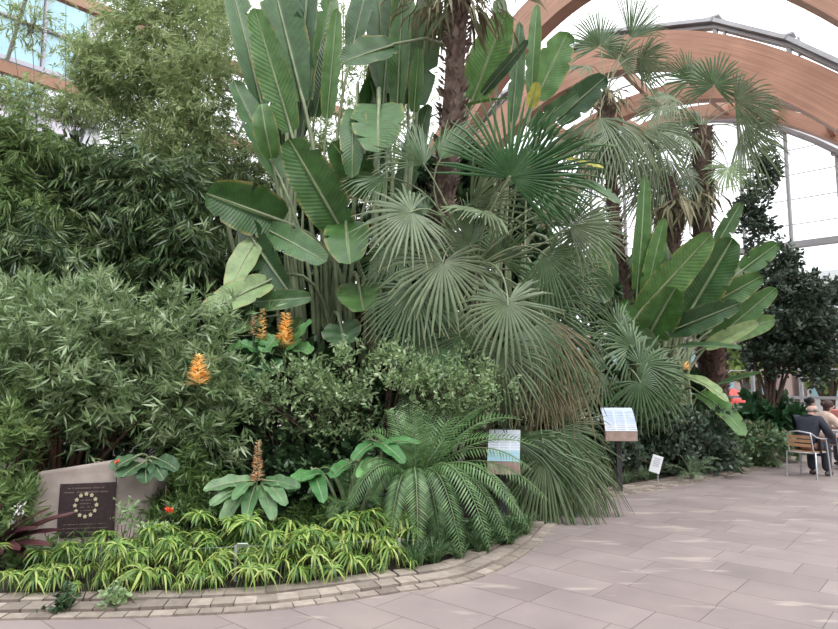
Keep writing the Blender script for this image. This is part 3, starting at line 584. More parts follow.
mb = MB(); c = P(684, 369, 11.5); mb.inst(lance(.22), np.tile(c, (16, 1)) + rs.normal(size=(16, 3)) * .02, nrm(rs.normal(size=(16, 3)) * .5 + [.3, -.3, .8]), rand_dir(16), .17); fl_ = mb.build('flower', M_ORANGE, PC); mb = MB(); mb.tube(bez(cl(668, 12.2), P(676, 400, 11.9), c, 8), .012, 5); mb.build('flower_stalk', M_STALK, fl_); tag(fl_, 'orange crane-shaped bloom')
rp = np.random.RandomState(5)
for i in range(16):                                   # more leaves deeper in the right-hand clump
    a_ = rp.uniform(15, 165); L_ = rp.uniform(50, 95); bx_, by_ = 668 + rp.uniform(-14, 14) + 34 * math.cos(math.radians(a_)), 345 - 26 * math.sin(math.radians(a_))
    paddle_leaf(PC, (bx_ + L_ * math.cos(math.radians(a_)), by_ - L_ * math.sin(math.radians(a_)) * .95), (bx_, by_), 12.9 + rp.rand() * .5, 12.7, rp.uniform(18, 30), [A, Bm][i % 2], cl(668, 12.6), rp.uniform(-30, 30))
for i in range(12):                                   # and in the tall left clump
    bx_ = rp.uniform(285, 410); by_ = rp.uniform(90, 210); L_ = rp.uniform(80, 130); sl = rp.uniform(-.35, .35)
    paddle_leaf(PA, (bx_ + L_ * sl, by_ - L_), (bx_, by_), 9.6, 9.4, rp.uniform(20, 32), [Bm, A][i % 2], cl(330, 9.2), rp.uniform(-35, 35))
# ------------------------------------------------------------------ fan palms
def fan_blade(mb, hub, d, n, Rr, spread=150, nseg=36, droop=.15, split=.36, cup=.18, tipd=.28, thin=.85):
    """pleated blade: segments around the direction d in the plane of normal n"""
    d = nrm(d); n = nrm(n - d * np.dot(n, d)); s = np.cross(d, n); dth = math.radians(spread * 2) / nseg; V = []; F = []; LP = []
    rr = [.03, split, .72, 1.0]; base = rs.rand()
    for k in range(nseg):
        th = (k + .5) * dth - math.radians(spread) + rs.normal() * .012
        q = math.cos(th) * d + math.sin(th) * s; tg_ = -math.sin(th) * d + math.cos(th) * s
        Lg = Rr * (1 - .22 * (abs(th) / math.pi) ** 1.5) * (1 + rs.normal() * .05); dr = droop * (1 + rs.normal() * .35); tw = tipd * max(0, 1 + rs.normal() * .8)
        for i, a in enumerate(rr):
            r = a * Lg; w = [Rr * .03 * dth * .5, split * Rr * dth * .5, .62 * Rr * dth * .36 * thin, .004][i]
            c = hub + q * r - n * cup * r * a * .5 + np.array([0, 0, -1]) * (dr * r * a + (tw * Lg * .22 if i == 3 else 0))
            if i == 3: c = c - q * tw * Lg * .06
            fl = w * .75
            V += [c - tg_ * w - n * fl, c + n * fl * .6, c + tg_ * w - n * fl]; rn = np.clip(base * .5 + .25 + rs.normal() * .12, 0, 1); LP += [[a, -1, rn], [a, 0, rn], [a, 1, rn]]
        b = k * 12
        for i in range(3):
            F += [[b + i * 3, b + i * 3 + 1, b + i * 3 + 4, b + i * 3 + 3], [b + i * 3 + 1, b + i * 3 + 2, b + i * 3 + 5, b + i * 3 + 4]]
    mb.add(V, F, LP)
def frond(t, hub, Y, ang, Rpx, mat=None, origin=None, tilt=0.25, roll=0, spread=150, droop=.15, face=None, nseg=36, tipd=.25, name='frond', **k):
    h = P(*hub, Y); a = math.radians(ang); d = np.array([math.cos(a), -tilt, math.sin(a)]); Rr = Rpx * Y / F_PX
    n = np.array([0, -1, .35]) if face is None else np.asarray(face, float)
    d = nrm(d); n = nrm(n - d * np.dot(n, d)); s = np.cross(d, n); r = math.radians(roll); n = n * math.cos(r) + s * math.sin(r)
    mb = MB(); fan_blade(mb, h, d, n, Rr, spread, nseg, droop, tipd=tipd, **k); fr = mb.build(name, mat or M_FAN, t)
    if origin is not None:
        o = np.asarray(origin, float); mb = MB(); m = h - d * np.linalg.norm(h - o) * .4 + np.array([0, 0, .12]); mb.tube(bez(o, m, h + d * .03, 9), np.linspace(.016, .009, 9), 5, cap=False); mb.build('petiole', M_STALKP, fr)
    return fr
def palm_trunk(t, pts, r0, r1, boots, L=.12, name='trunk', mat=None):
    path = resample3(pts, 24); mb = MB(); mb.tube(path, np.linspace(r0, r1, len(path)), 12, jit=.12); tr = mb.build(name, mat or M_PBARK, t)
    mb = MB(); k = boots; i = rs.rand(k) * (len(path) - 1.001); i0 = i.astype(int); fr_ = (i - i0)[:, None]; c = path[i0] * (1 - fr_) + path[i0 + 1] * fr_
    th = rs.rand(k) * 6.283; rr = (r0 + (r1 - r0) * i / len(path)); o = np.stack([np.cos(th), np.sin(th), 0 * th], 1); p = c + o * rr[:, None] * .97
    mb.inst(lance(.55, .1, -.1, .3), p, nrm(o * .75 + np.array([0, 0, 1.0]) + rs.normal(size=(k, 3)) * .18), o, L * (.7 + .6 * rs.rand(k))); mb.build('leaf_bases', M_PBOOT, tr)
    return tr
def resample3(p, n):
    p = np.asarray(p, float); s = np.concatenate([[0], np.cumsum(np.linalg.norm(np.diff(p, axis=0), axis=1))]); t = np.linspace(0, s[-1], n); return np.stack([np.interp(t, s, p[:, i]) for i in range(3)], 1)
def dead_skirt(t, c, Y, rpx, n, L, name='dead_fronds'):
    C = P(*c, Y); mb = MB(); p = C + rs.normal(size=(n, 3)) * np.array([rpx * Y / F_PX * .5, rpx * Y / F_PX * .5, .12]); o = nrm((p - C) * [1, 1, 0] + 1e-4)
    mb.inst(lance(.10, .1, .3, .5), p, nrm(o * .8 + rs.normal(size=(n, 3)) * .3 + np.array([0, 0, -.9])), o, L * (.5 + rs.rand(n))); mb.build(name, M_DEAD, t)
# the tall palm whose shaggy trunk leaves the top of the frame
T1 = thing('fan_palm', 'tall palm with thick shaggy brown trunk rising out of the top of the view', 'palm', (*gxy(440, 8.3), .03))
x0, y0 = gxy(438, 8.3)
palm_trunk(T1, [(x0, y0, 0.02), P(438, 250, 8.3), P(446, 180, 8.3), P(453, 100, 8.3), P(457, 30, 8.3), P(459, -30, 8.3)], .15, .135, 900, .15)
dead_skirt(T1, (459, -6), 8.3, 50, 330, .42)
for ang, R in ((30, 70), (80, 80), (130, 75), (170, 60), (0, 60)): frond(T1, (459 + 40 * math.cos(math.radians(ang)), -70 - 30 * math.sin(math.radians(ang))), 8.3, ang, R, M_FAN, P(459, -35, 8.3), .1)
# the suckering palm whose fans fill the middle
T2 = thing('fan_palm', 'leafy palm with large grey-green fans filling the middle of the bed', 'palm', (*gxy(478, 8.1), .03))
x2, y2 = gxy(478, 8.1); O2 = P(470, 268, 8.15)
palm_trunk(T2, [(x2, y2, .02), P(476, 330, 8.1), O2], .13, .11, 260, .16)
for (hub, Y, ang, R, mat, tilt, roll, sp, kw) in [
    ((411, 212), 7.3, 200, 62, M_FAN_G, .3, 10, 140, dict(thin=.8)),
    ((443, 262), 7.2, 255, 64, M_FAN_G, .35, -8, 150, {}),
    ((508, 303), 7.0, 268, 58, M_FAN_G, .35, 5, 160, {}),
    ((416, 288), 7.5, 232, 64, M_FAN, .3, 20, 110, {}),
    ((442, 342), 7.5, 195, 62, M_FAN, .25, 35, 100, {}),
    ((510, 178), 7.2, 60, 92, M_FAN_DK, .3, 12, 115, dict(nseg=40, tipd=.1, droop=.05, thin=.7, split=.3)),
    ((530, 172), 7.3, 5, 80, M_FAN_DK, .2, 55, 80, dict(nseg=30, droop=.12, thin=.7, split=.3)),
    ((486, 212), 7.3, 165, 50, M_FAN_G, .35, 55, 110, {}),
    ((470, 205), 7.7, 20, 78, M_FAN_G, .2, 66, 70, {}),
    ((570, 226), 7.6, 50, 52, M_FAN_G, .3, -10, 125, {}),
    ((585, 225), 7.8, 300, 46, M_FAN_G, .3, 20, 120, {}),
    ((470, 245), 7.6, 110, 62, M_FAN, .3, 30, 90, {}),
    ((424, 165), 7.8, 120, 62, M_FAN, .2, 20, 70, {}),
    ((440, 160), 7.8, 60, 68, M_FAN, .2, -40, 60, {}),
    ((500, 350), 7.3, 262, 58, M_FAN_G, .2, 15, 130, dict(droop=.3)),
    ((470, 335), 7.5, 245, 55, M_FAN, .2, -20, 110, dict(droop=.2)),
    ((530, 330), 7.5, 300, 58, M_FAN, .2, -15, 110, dict(droop=.35)),
    ((545, 255), 7.9, 320, 55, M_FAN, .3, 20, 100, dict(droop=.2)),
    ((400, 250), 8.0, 215, 48, M_FAN, .3, 20, 110, {}),
    ((455, 310), 7.9, 200, 52, M_FAN, .3, 10, 130, {}),
    ((540, 305), 8.1, 10, 50, M_FAN, .3, 10, 130, {}),
    ((385, 178), 8.0, 175, 45, M_FAN, .2, 30, 90, {}),
    ((420, 320), 7.8, 225, 52, M_FAN, .25, 0, 110, {}), ((395, 285), 8.1, 200, 44, M_FAN, .2, 20, 100, {}), ((560, 290), 8.2, 330, 50, M_FAN, .2, 10, 110, dict(droop=.25)),
    ((540, 205), 8.2, 30, 56, M_FAN, .2, -20, 80, {}), ((500, 260), 8.2, 80, 48, M_FAN, .2, 0, 120, {}), ((560, 330), 8.0, 340, 52, M_FAN, .2, 0, 100, dict(droop=.35)),
    ((478, 378), 7.6, 250, 46, M_FAN, .2, 10, 110, dict(droop=.3)), ((425, 215), 8.0, 150, 50, M_FAN, .2, 10, 100, {}), ((575, 265), 8.3, 280, 44, M_FAN, .2, 0, 120, dict(droop=.3))]:
    frond(T2, hub, Y, ang, R, mat, O2 + rs.normal(size=3) * .04, tilt, roll, sp, **kw)
for (hub, Y, ang, R) in [((548, 335), 7.9, 275, 64), ((560, 345), 8.0, 285, 58), ((545, 320), 7.9, 290, 60), ((535, 365), 7.9, 265, 50)]:
    frond(T2, hub, Y, ang, R, M_DEAD, O2, .2, rs.uniform(-30, 30), 70, droop=.5, nseg=26, name='dead_frond')
# low palm drooping over the kerb
T3 = thing('fan_palm', 'low palm whose long fans droop over the path edge between the two panels', 'palm', (*gxy(545, 8.7), .03))
O3 = P(545, 425, 8.7); x3, y3 = gxy(545, 8.7); palm_trunk(T3, [(x3, y3, .02), O3], .14, .12, 120, .14)
for (hub, Y, ang, R, tilt, roll, sp, dr) in [((556, 430), 8.0, 290, 62, .3, 0, 100, .5), ((530, 432), 7.8, 262, 62, .35, 20, 110, .5), ((516, 440), 7.7, 310, 74, .3, 30, 75, .6), ((568, 435), 8.3, 305, 56, .2, 0, 80, .7),
    ((560, 425), 8.4, 60, 52, .2, 10, 110, .2), ((545, 455), 7.6, 280, 66, .3, 10, 90, .7), ((570, 455), 8.0, 300, 60, .3, 10, 90, .7), ((515, 415), 8.4, 120, 50, .2, 0, 110, .2), ((570, 462), 8.1, 285, 50, .2, 0, 60, .8)]:
    frond(T3, hub, Y, ang, R, M_FAN_G if rs.rand() < .6 else M_FAN, O3, tilt, roll, sp, droop=dr, tipd=.5, thin=.8)
T4 = thing('fan_palm', 'small palm with spiky fans above the right panel', 'palm', (*gxy(622, 11.0), .03))
O4 = P(622, 372, 11); x4, y4 = gxy(622, 11.0); palm_trunk(T4, [(x4, y4, .02), O4], .10, .09, 90, .12)
for (hub, Y, ang, R, roll) in [((632, 347), 10.6, 150, 42, 0), ((618, 330), 10.8, 110, 38, 20), ((640, 365), 10.4, 20, 42, 0), ((640, 382), 10.3, 300, 40, 10), ((602, 372), 10.5, 190, 42, 0), ((655, 384), 10.6, 330, 40, 0), ((600, 385), 10.8, 200, 40, 0), ((580, 380), 10.5, 220, 42, 0), ((655, 370), 10.6, 350, 36, 10)]:
    frond(T4, hub, Y, ang, R, M_FAN, O4, .25, roll, 130, droop=.2, nseg=28)
# slender palms at the back right
def far_palm(label, base_px, Y, trunk, r, crown, fr, skirt=None):
    t = thing('fan_palm', label, 'palm', (*gxy(base_px, Y), .03)); x, y = gxy(base_px, Y); O = P(*crown, Y)
    palm_trunk(t, [(x, y, .02)] + [P(a, b, Y) for a, b in trunk] + [O], r, r, 700, .15)
    for (hub, dY, ang, R, mat, roll, dr, sp) in fr: frond(t, hub, Y + dY, ang, R, mat, O, .25, roll, sp, droop=dr, nseg=32)
    if skirt:
        for s in skirt: dead_skirt(t, s[:2], Y, s[2], s[3], s[4])
far_palm('slender palm with two raised fans, left of the round-crowned palm before the arches', 640, 12.5, [(625, 300), (612, 200)], .12, (607, 92),
    [((600, 46), 0, 100, 42, M_FAN, 10, .05, 110), ((630, 38), -.2, 62, 52, M_FAN, 35, .02, 55), ((640, 58), 0, 350, 36, M_FAN_G, 50, .2, 80), ((588, 66), 0, 180, 34, M_FAN_G, 40, .2, 80),
     ((618, 60), .3, 50, 36, M_FAN_G, 0, .1, 110), ((600, 118), -.3, 262, 50, M_FAN_G, 20, .5, 100), ((625, 125), -.3, 285, 52, M_FAN_G, -10, .5, 100), ((650, 128), 0, 300, 50, M_FAN_G, 20, .5, 90), ((585, 130), 0, 250, 48, M_FAN_G, 0, .5, 90), ((610, 140), .3, 270, 50, M_FAN_G, 0, .4, 110), ((636, 70), .2, 20, 38, M_FAN_G, 60, .2, 70)], [(607, 98, 14, 140, .3)])
far_palm('palm with a full round crown and shaggy trunk, right of centre before the arches', 706, 13.3, [(706, 300), (702, 220)], .19, (702, 128),
    [((714, 86), -.2, 85, 40, M_FAN, 0, .05, 130), ((735, 102), -.3, 5, 46, M_FAN_G, 35, .25, 90), ((673, 96), 0, 190, 38, M_FAN_G, 25, .2, 90), ((662, 105), -.3, 240, 34, M_FAN_G, 0, .3, 120), ((684, 132), -.4, 185, 38, M_FAN_G, 20, .2, 110), ((742, 132), 0, 320, 48, M_FAN_G, 20, .4, 80),
     ((758, 108), 0, 350, 30, M_FAN_G, 40, .4, 70), ((728, 168), -.3, 270, 28, M_PALE, 0, .1, 140), ((670, 160), 0, 240, 42, M_FAN_G, 0, .4, 100), ((690, 80), .3, 120, 38, M_FAN, 0, .1, 110), ((700, 120), .3, 200, 36, M_FAN, 0, .3, 120), ((745, 125), .3, 0, 36, M_FAN_G, 40, .3, 90), ((650, 170), .3, 250, 40, M_FAN_G, 0, .4, 100)],
    [(705, 186, 12, 60, .5), (700, 140, 16, 120, .3)])
far_palm('shorter brown-trunked palm half hidden behind the two palms before the arches', 672, 13.2, [(672, 300), (672, 230)], .17, (668, 178),
    [((660, 172), 0, 200, 40, M_FAN_G, 0, .4, 110), ((684, 172), 0, 340, 38, M_FAN_G, 0, .4, 110), ((668, 150), 0, 90, 36, M_FAN_G, 20, .2, 110), ((650, 190), 0, 250, 40, M_FAN_G, 0, .5, 100)], [(672, 205, 16, 160, .5), (690, 200, 12, 90, .5)])
t = thing('palm_stump', 'stout reddish brown palm trunk below the spreading paddle leaves', 'palm', (*gxy(716, 13.2), .03)); x, y = gxy(716, 13.2)
palm_trunk(t, [(x, y, .02), P(716, 390, 13.2), P(714, 345, 13.2), P(714, 300, 13.2)], .22, .2, 600, .15, mat=plain('reddish_palm_bark', (.17, .09, .07), .9, noise=.5, nscale=16, bump=.8))

# ------------------------------------------------------------------ cycad
def pinnate(t, path, Lmax, n, mat, name='frond', vee=.35, droop=.15):
    p = resample3(path, n); tg = nrm(np.gradient(p, axis=0)); mb = MB()
    up = np.tile([0, -.25, 1.0], (n, 1)); sd = nrm(np.cross(tg, up)); nn = np.cross(sd, tg); tt = np.linspace(0, 1, n)
    Lh = Lmax * np.clip(np.sin(np.pi * (tt * .86 + .12)) ** .6, .12, 1)
    for s in (-1, 1):
        k = tt > .10; d = nrm(s * sd + tg * .55 + nn * vee) ; d[:, 2] -= droop * .6
        mb.inst(lance(.115, .1, .18, .35), p[k], d[k], nn[k], Lh[k] * (.92 + .16 * rs.rand(k.sum())))
    fr = mb.build(name, mat, t); mb = MB(); mb.tube(p, np.linspace(.011, .003, n), 5, cap=False); mb.build('rachis', M_STALK, fr); return fr
CY = thing('cycad', 'big cycad rosette with feathery arching fronds drooping to the kerb', 'cycad', (*gxy(415, 6.5), .03))
xc, yc = gxy(415, 6.5); H = P(415, 488, 6.5)
mb = MB(); mb.tube([(xc, yc, .02), (xc, yc, H[2] * .5), H], [.13, .13, .10], 10, jit=.15); mb.build('trunk', M_PBARK, CY)
for (tip, Y, lift) in [((386, 410), 6.7, 40), ((405, 396), 7.0, 20), ((428, 392), 7.1, 10), ((448, 388), 7.1, 15), ((475, 392), 7.0, 30), ((500, 402), 6.9, 40), ((522, 420), 6.7, 50), ((360, 440), 6.6, 50), ((352, 478), 6.2, 50),
    ((345, 515), 5.9, 60), ((418, 548), 5.75, 60), ((390, 535), 5.9, 50), ((490, 548), 5.7, 72), ((520, 512), 5.8, 62), ((532, 470), 6.1, 60), ((548, 500), 6.1, 60), ((462, 556), 5.8, 60), ((370, 500), 6.2, 50), ((508, 540), 6.0, 60), ((455, 420), 6.2, 20), ((500, 440), 6.2, 40), ((415, 405), 6.4, 15), ((540, 448), 6.5, 50), ((530, 530), 6.2, 60), ((440, 540), 6.1, 50)]:
    m = ((415 + tip[0]) / 2 , min((488 + tip[1]) / 2, 488) - lift); a = H + rs.normal(size=3) * .02; pth = bez(a, P(*m, (6.5 + Y) / 2), P(*tip, Y), 12); pinnate(CY, pth, .20 if tip[1] < 450 else .17, 36 if tip[1] < 450 else 42, M_CYC, vee=.4 if tip[1] < 450 else .15, droop=.1 if tip[1] < 450 else .5)
# feathery low cycad-like fronds left of the rosette
FN = thing('fern', 'low feathery fern left of the cycad rosette', 'fern', (*gxy(352, 6.4), .03)); h = P(352, 500, 6.4)
for tip, Y in (((318, 470), 6.3), ((300, 500), 6.2), ((372, 468), 6.3), ((330, 520), 6.0), ((380, 505), 6.0), ((350, 462), 6.5)):
    pinnate(FN, bez(h - [0, 0, .15], P((352 + tip[0]) / 2, min(500, tip[1]) - 16, 6.3), P(*tip, Y), 8), .11, 34, M_CYC)

# ------------------------------------------------------------------ ginger lilies
def ginger(label, foot, Y, spike, leaves, mat=M_GING, bloom=M_ORANGE, slen=.32, srad=.05, nfl=150, name='ginger_lily', fy=None):
    x, y = gxy(foot, fy or Y); t = thing(name, label, 'plant', (x, y, .03)); top = P(*spike, Y); bot = top - np.array([0, 0, slen])
    mb = MB(); mb.tube(bez((x, y, .02), (x, y, bot[2] * .6), bot, 8), np.linspace(.016, .009, 8), 6); mb.tube([bot, top], [.01, .004], 6); mb.build('stem', M_STALK, t)
    mb = MB(); k = nfl; tt = rs.rand(k); th = rs.rand(k) * 6.283; o = np.stack([np.cos(th), np.sin(th), 0 * th], 1); p = bot + (top - bot) * tt[:, None] + o * .01
    mb.inst(lance(.34, .1, .1), p, nrm(o + np.array([0, 0, .45]) + rs.normal(size=(k, 3)) * .2), np.tile([0, 0, 1.], (k, 1)), srad * (1.25 - .75 * tt) * (.8 + .5 * rs.rand(k))); mb.build('flower_spike', bloom, t)
    for (tip, base, Yt, w, *r) in leaves:
        paddle_leaf(t, tip, base, Yt, Y, w, mat, None, 0, face=(0, -.7, .9) if not r else r[0], sag=.18, fold=.3, wav=.06)
    if leaves:
        mb = MB()
        for (tip, base, Yt, w, *r) in leaves: mb.tube(bez(bot - [0, 0, .1], P(*base, Y) + [0, 0, .03], P(*base, Y), 5), .008, 5, cap=False)
        mb.build('leaf_stalks', M_STALK, t)
    return t
ginger('ginger lily with the brightest orange flower spike below the paddle leaves', 285, 7.75, (286, 313), [((262, 352), (278, 335), 7.6, 20), ((255, 338), (272, 345), 7.7, 16), ((312, 320), (292, 348), 7.6, 16), ((312, 352), (290, 346), 7.5, 18), ((300, 340), (288, 352), 7.5, 14), ((240, 342), (262, 352), 7.7, 14)], slen=.44, srad=.11, nfl=260)
ginger('ginger lily with a thin faded orange spike left of the brightest one', 262, 7.7, (263, 308), [((250, 362), (266, 345), 7.8, 20), ((232, 365), (252, 358), 7.8, 16)], slen=.40, srad=.06, nfl=130)
ginger('ginger lily spike half hidden left of the thin faded one', 252, 7.75, (254, 312), [((225, 350), (245, 345), 7.9, 18)], slen=.3, srad=.055, nfl=80, bloom=M_FADE)
ginger('ginger lily with yellow-orange spike at the right edge of the grey-leaved shrub', 196, 6.2, (199, 355), [], slen=.29, srad=.095, nfl=200, fy=6.9)
ginger('ginger plant with pinkish faded flower spike over big drooping grey-green leaves', 257, 6.2, (258, 440),
       [((203, 490), (252, 480), 5.95, 17), ((222, 522), (250, 484), 5.75, 17), ((274, 520), (262, 484), 5.75, 15), ((300, 488), (264, 480), 6.0, 15), ((246, 522), (255, 486), 5.65, 14), ((286, 506), (266, 482), 5.8, 14), ((210, 506), (250, 482), 5.85, 15), ((234, 500), (252, 482), 5.7, 13)], M_GINGD, M_FADE, .40, .05, 300)
def leafy(label, foot, Y, leaves, mat=M_GING, name='broad_leaved_plant', cat='plant', group=None):
    x, y = gxy(foot, Y); t = thing(name, label, cat, (x, y, .03), group)
    for (tip, base, Yt, w) in leaves:
        paddle_leaf(t, tip, base, Yt, Y, w, mat, (x + rs.normal() * .03, y + rs.normal() * .03, .02), 0, face=(0, -.7, .9), sag=.2, fold=.3, wav=.05)
    return t
leafy('bright green arching leaves left of the cycad', 352, 6.6, [((405, 463), (375, 441), 6.1, 15), ((420, 443), (378, 446), 6.2, 11), ((352, 460), (376, 442), 6.2, 13), ((324, 503), (312, 470), 6.0, 16), ((288, 492), (312, 470), 6.0, 15), ((330, 478), (352, 462), 6.2, 15), ((358, 478), (376, 458), 6.1, 13), ((300, 482), (326, 474), 6.1, 12)])
leafy('dark broad leaves beside the upper right corner of the stone plaque', 150, 6.1, [((120, 478), (143, 462), 5.75, 24), ((146, 484), (146, 464), 5.75, 18), ((164, 480), (152, 462), 5.8, 16), ((112, 470), (136, 456), 5.8, 18), ((178, 470), (156, 458), 5.9, 16)], leafmat('dull_broad_leaf', [(.05, .10, .05), (.08, .15, .07)], .4, .2, rib=(.2, .28, .14)))
leafy('dark heart-leaved clump under the orange spikes', 235, 7.8, [((215, 372), (232, 360), 7.4, 24), ((262, 380), (245, 365), 7.4, 26), ((232, 388), (238, 372), 7.3, 24), ((280, 372), (262, 362), 7.4, 22), ((255, 400), (252, 380), 7.3, 24), ((228, 410), (240, 390), 7.3, 24)], leafmat('deep_broad_leaf', [(.03, .09, .035), (.06, .14, .05)], .35, .2, rib=(.15, .22, .1)))
# cordyline at the left edge, bottom
CD = thing('cordyline', 'dark red strap-leaved plant at the left edge beside the stone', 'plant', (*gxy(10, 5.6), .03)); xo, yo = gxy(10, 5.6); o = np.array([xo, yo, .22])
for tip, Y in (((50, 508), 5.3), ((78, 512), 5.2), ((38, 528), 5.2), ((62, 530), 5.2), ((2, 500), 5.4), ((-25, 512), 5.3), ((25, 515), 5.4), ((52, 545), 5.1), ((-30, 540), 5.2), ((20, 550), 5.1), ((34, 560), 5.2), ((0, 556), 5.1)):
    a, b = o + rs.normal(size=3) * .02, P(*tip, Y); v, f, lp, path, tg = paddle_mesh(a, b, .085, np.array([0, -.5, 1.]), .1, .4, 12, 2, .0); mb = MB(); mb.add(v, f, lp); mb.build('leaf', M_CORDY, CD)
mb = MB(); mb.tube([(xo, yo, .02), o], .03, 8); mb.build('stem', M_BARK, CD)

# ------------------------------------------------------------------ stone with plaque
ST = thing('boulder', 'pinkish grey stone slab holding a dark bronze plaque', 'stone', (*gxy(88, 5.9), .03))
Ys = 5.95; cor = [(24, 565), (36, 472), (118, 459), (153, 468), (140, 565)]
fr3 = [P(x, y, Ys + (.10 if y < 500 else 0)) for x, y in cor]
for q in fr3:
    if q[2] < .25: q[2] = .02
bk = [q + np.array([0.03, .42, -.03 if q[2] > .3 else 0]) for q in fr3]
m_s = plain('pink_grey_stone', (.37, .31, .28), .8, noise=.3, nscale=5, bump=.5, col2=(.26, .215, .195))
me = bpy.data.meshes.new('stone_slab'); me.from_pydata([tuple(q) for q in fr3 + bk], [], [[0, 1, 2, 3, 4][::-1], [5, 6, 7, 8, 9]] + [[i, (i + 1) % 5, 5 + (i + 1) % 5, 5 + i] for i in range(5)]); me.materials.append(m_s)
so = bpy.data.objects.new('stone_slab', me); COL.objects.link(so); me.transform(Matrix.Translation(-Vector(ST.location))); so.parent = ST
bv = so.modifiers.new('b', 'BEVEL'); bv.width = .035; bv.segments = 3
# plaque on the face: plane through the slab's front corners
pa, pb, pc, pd = (61, 484), (116, 482), (113, 534), (57, 537)
nF = nrm(np.cross(fr3[2] - fr3[1], fr3[0] - fr3[1])); nF = nF if nF[1] < 0 else -nF
def onface(px, py, lift=.0):
    d = ray(px, py); o = np.array([0, 0, EYE]); k = np.dot(fr3[1] - o, nF) / np.dot(d, nF); return o + d * k + nF * lift
pl = [onface(*q, .014) for q in (pa, pb, pc, pd)]; plb = [onface(*q, -.03) for q in (pa, pb, pc, pd)]
mb = MB(); mb.add(pl + plb, [[3, 2, 1, 0], [0, 1, 5, 4], [1, 2, 6, 5], [2, 3, 7, 6], [3, 0, 4, 7]]); pq = mb.build('plaque', plain('dark_bronze', (.055, .035, .038), .42, .35, noise=.3, nscale=30, bump=.2), ST, False); tag(pq, 'dark bronze plaque with a ring of stars')
gold = plain('worn_gold', (.55, .50, .33), .45, .3); ex = nrm(pl[1] - pl[0]); ez = nrm(pl[0] - pl[3]); cc = onface(87, 505, .02)
mb = MB()
for k in range(12):
    a = k * math.pi / 6; c = cc + (ex * math.sin(a) + ez * math.cos(a)) * .100
    pts = [c + (ex * math.sin(j * math.pi / 5) + ez * math.cos(j * math.pi / 5)) * (.021 if j % 2 == 0 else .013) for j in range(10)]; mb.add([p + nF * .004 for p in pts] + pts, [[i, (i + 1) % 10, 10 + (i + 1) % 10, 10 + i] for i in range(10)]); mb.add([p + nF * .004 for p in pts], [list(range(10))[::-1]])
mb.build('star_ring', gold, pq, False)
mb = MB()
def textrow(c, w, h):                   # worn raised lettering, too small in the photo to read
    x = -w / 2
    while x < w / 2:
        cw = h * rs.uniform(.35, .8); mb.box(c + ex * (x + cw / 2), (cw, h, .004), ax=[ex, ez, nF]) if rs.rand() > .14 else None; x += cw + h * .22
for y_, w_, h_ in ((488, .34, .013), (492, .40, .013), (500, .10, .010), (503.5, .11, .010), (507, .11, .010), (510.5, .10, .010), (518, .05, .008), (524, .40, .010), (528, .42, .010), (532, .36, .010)): textrow(onface(87 if y_ < 520 else 86, y_, .017), w_, h_)
mb.build('lettering', plain('worn_lettering', (.15, .11, .10), .5, .3), pq, False)
# leafy sprigs in front of the stone
bush('creeping_plant', 'small creeping sprigs before the lower right of the stone', 'plant', [(128, 512, 5.6, 14, 14, .12, 22), (150, 528, 5.6, 22, 12, .15, 40)], T_OV, .04, M_PALE, k=6, branches=12, trunk=.006, brad=.004)
bush('white_flowering_shrub', 'sprig of small white flowers at the left of the stone', 'plant', [(20, 506, 5.75, 6, 12, .1, 8), (8, 520, 5.75, 6, 6, .1, 3)], T_OV, .028, M_WHITEF, k=6, branches=8, trunk=.005, brad=.004, foliage='flowers')
t = thing('salvia', 'single red-orange flower on a thin stem right of the stone', 'flower', (*gxy(168, 5.8), .03)); xq, yq = gxy(168, 5.8)
mb = MB(); mb.tube(bez((xq, yq, .02), P(164, 530, 5.8), P(166, 485, 5.8), 8), .005, 5); mb.tube([P(165, 512, 5.8), P(169, 510, 5.75)], .003, 4); mb.build('stem', M_BARK, t)
mb = MB(); mb.inst(oval(.6), np.tile(P(169, 510, 5.74), (14, 1)), rand_dir(14), rand_dir(14), .045); mb.build('petals', M_RED, t)
t = thing('salvia', 'tiny orange flower peeping over the top edge of the stone', 'flower', (*gxy(118, 5.9), .03)); c = P(117, 461, 5.85); x, y = c[0], c[1]
mb = MB(); mb.tube([(x, y + .02, .02), c], .004, 4); mb.build('stem', M_BARK, t); mb = MB(); mb.inst(oval(.6), np.tile(c, (9, 1)), rand_dir(9), rand_dir(9), .03); mb.build('petals', M_RED, t)

# ------------------------------------------------------------------ umbrella sedge along the kerb: each head-bearing stem stands alone
def sedge_proto(n, L, dr, hgt):
    t = thing('umbrella_sedge', 'umbrella sedge shoot with yellow-green leaves radiating from its top, in the border', 'plant', (0, 0, 0), 'umbrella sedge shoots along the kerb')
    mb = MB(); mb.tube([(0, 0, 0), (.01, 0, hgt * .5), (0, 0, hgt)], .0035, 5); mb.build('stem', M_STALK, t)
    mb = MB(); th = np.arange(n) * 2.399 + rs.rand(n) * .4; el = rs.uniform(-.05, .75, n); v = []
    for i in range(n):
        o = np.array([math.cos(th[i]), math.sin(th[i]), 0]); s = np.array([-o[1], o[0], 0]); l = L * rs.uniform(.75, 1.15); r = rs.rand()
        V = []; LP = []
        for j, (a, w) in enumerate(((0, .35), (.3, 1), (.65, .85), (1, .05))):
            c = np.array([0, 0, hgt]) + o * l * a * math.cos(el[i]) * (1 - .18 * a) + np.array([0, 0, l * (a * math.sin(el[i]) - dr * a * a)]); ww = .0085 * w
            V += [c - s * ww + [0, 0, .003 * w], c, c + s * ww + [0, 0, .003 * w]]; LP += [[a, -1, r], [a, 0, r], [a, 1, r]]
        mb.add(V, [[j * 3 + q, j * 3 + q + 1, j * 3 + q + 4, j * 3 + q + 3] for j in range(3) for q in (0, 1)], LP)
    mb.build('leaf_umbrella', M_SEDGE, t); return t
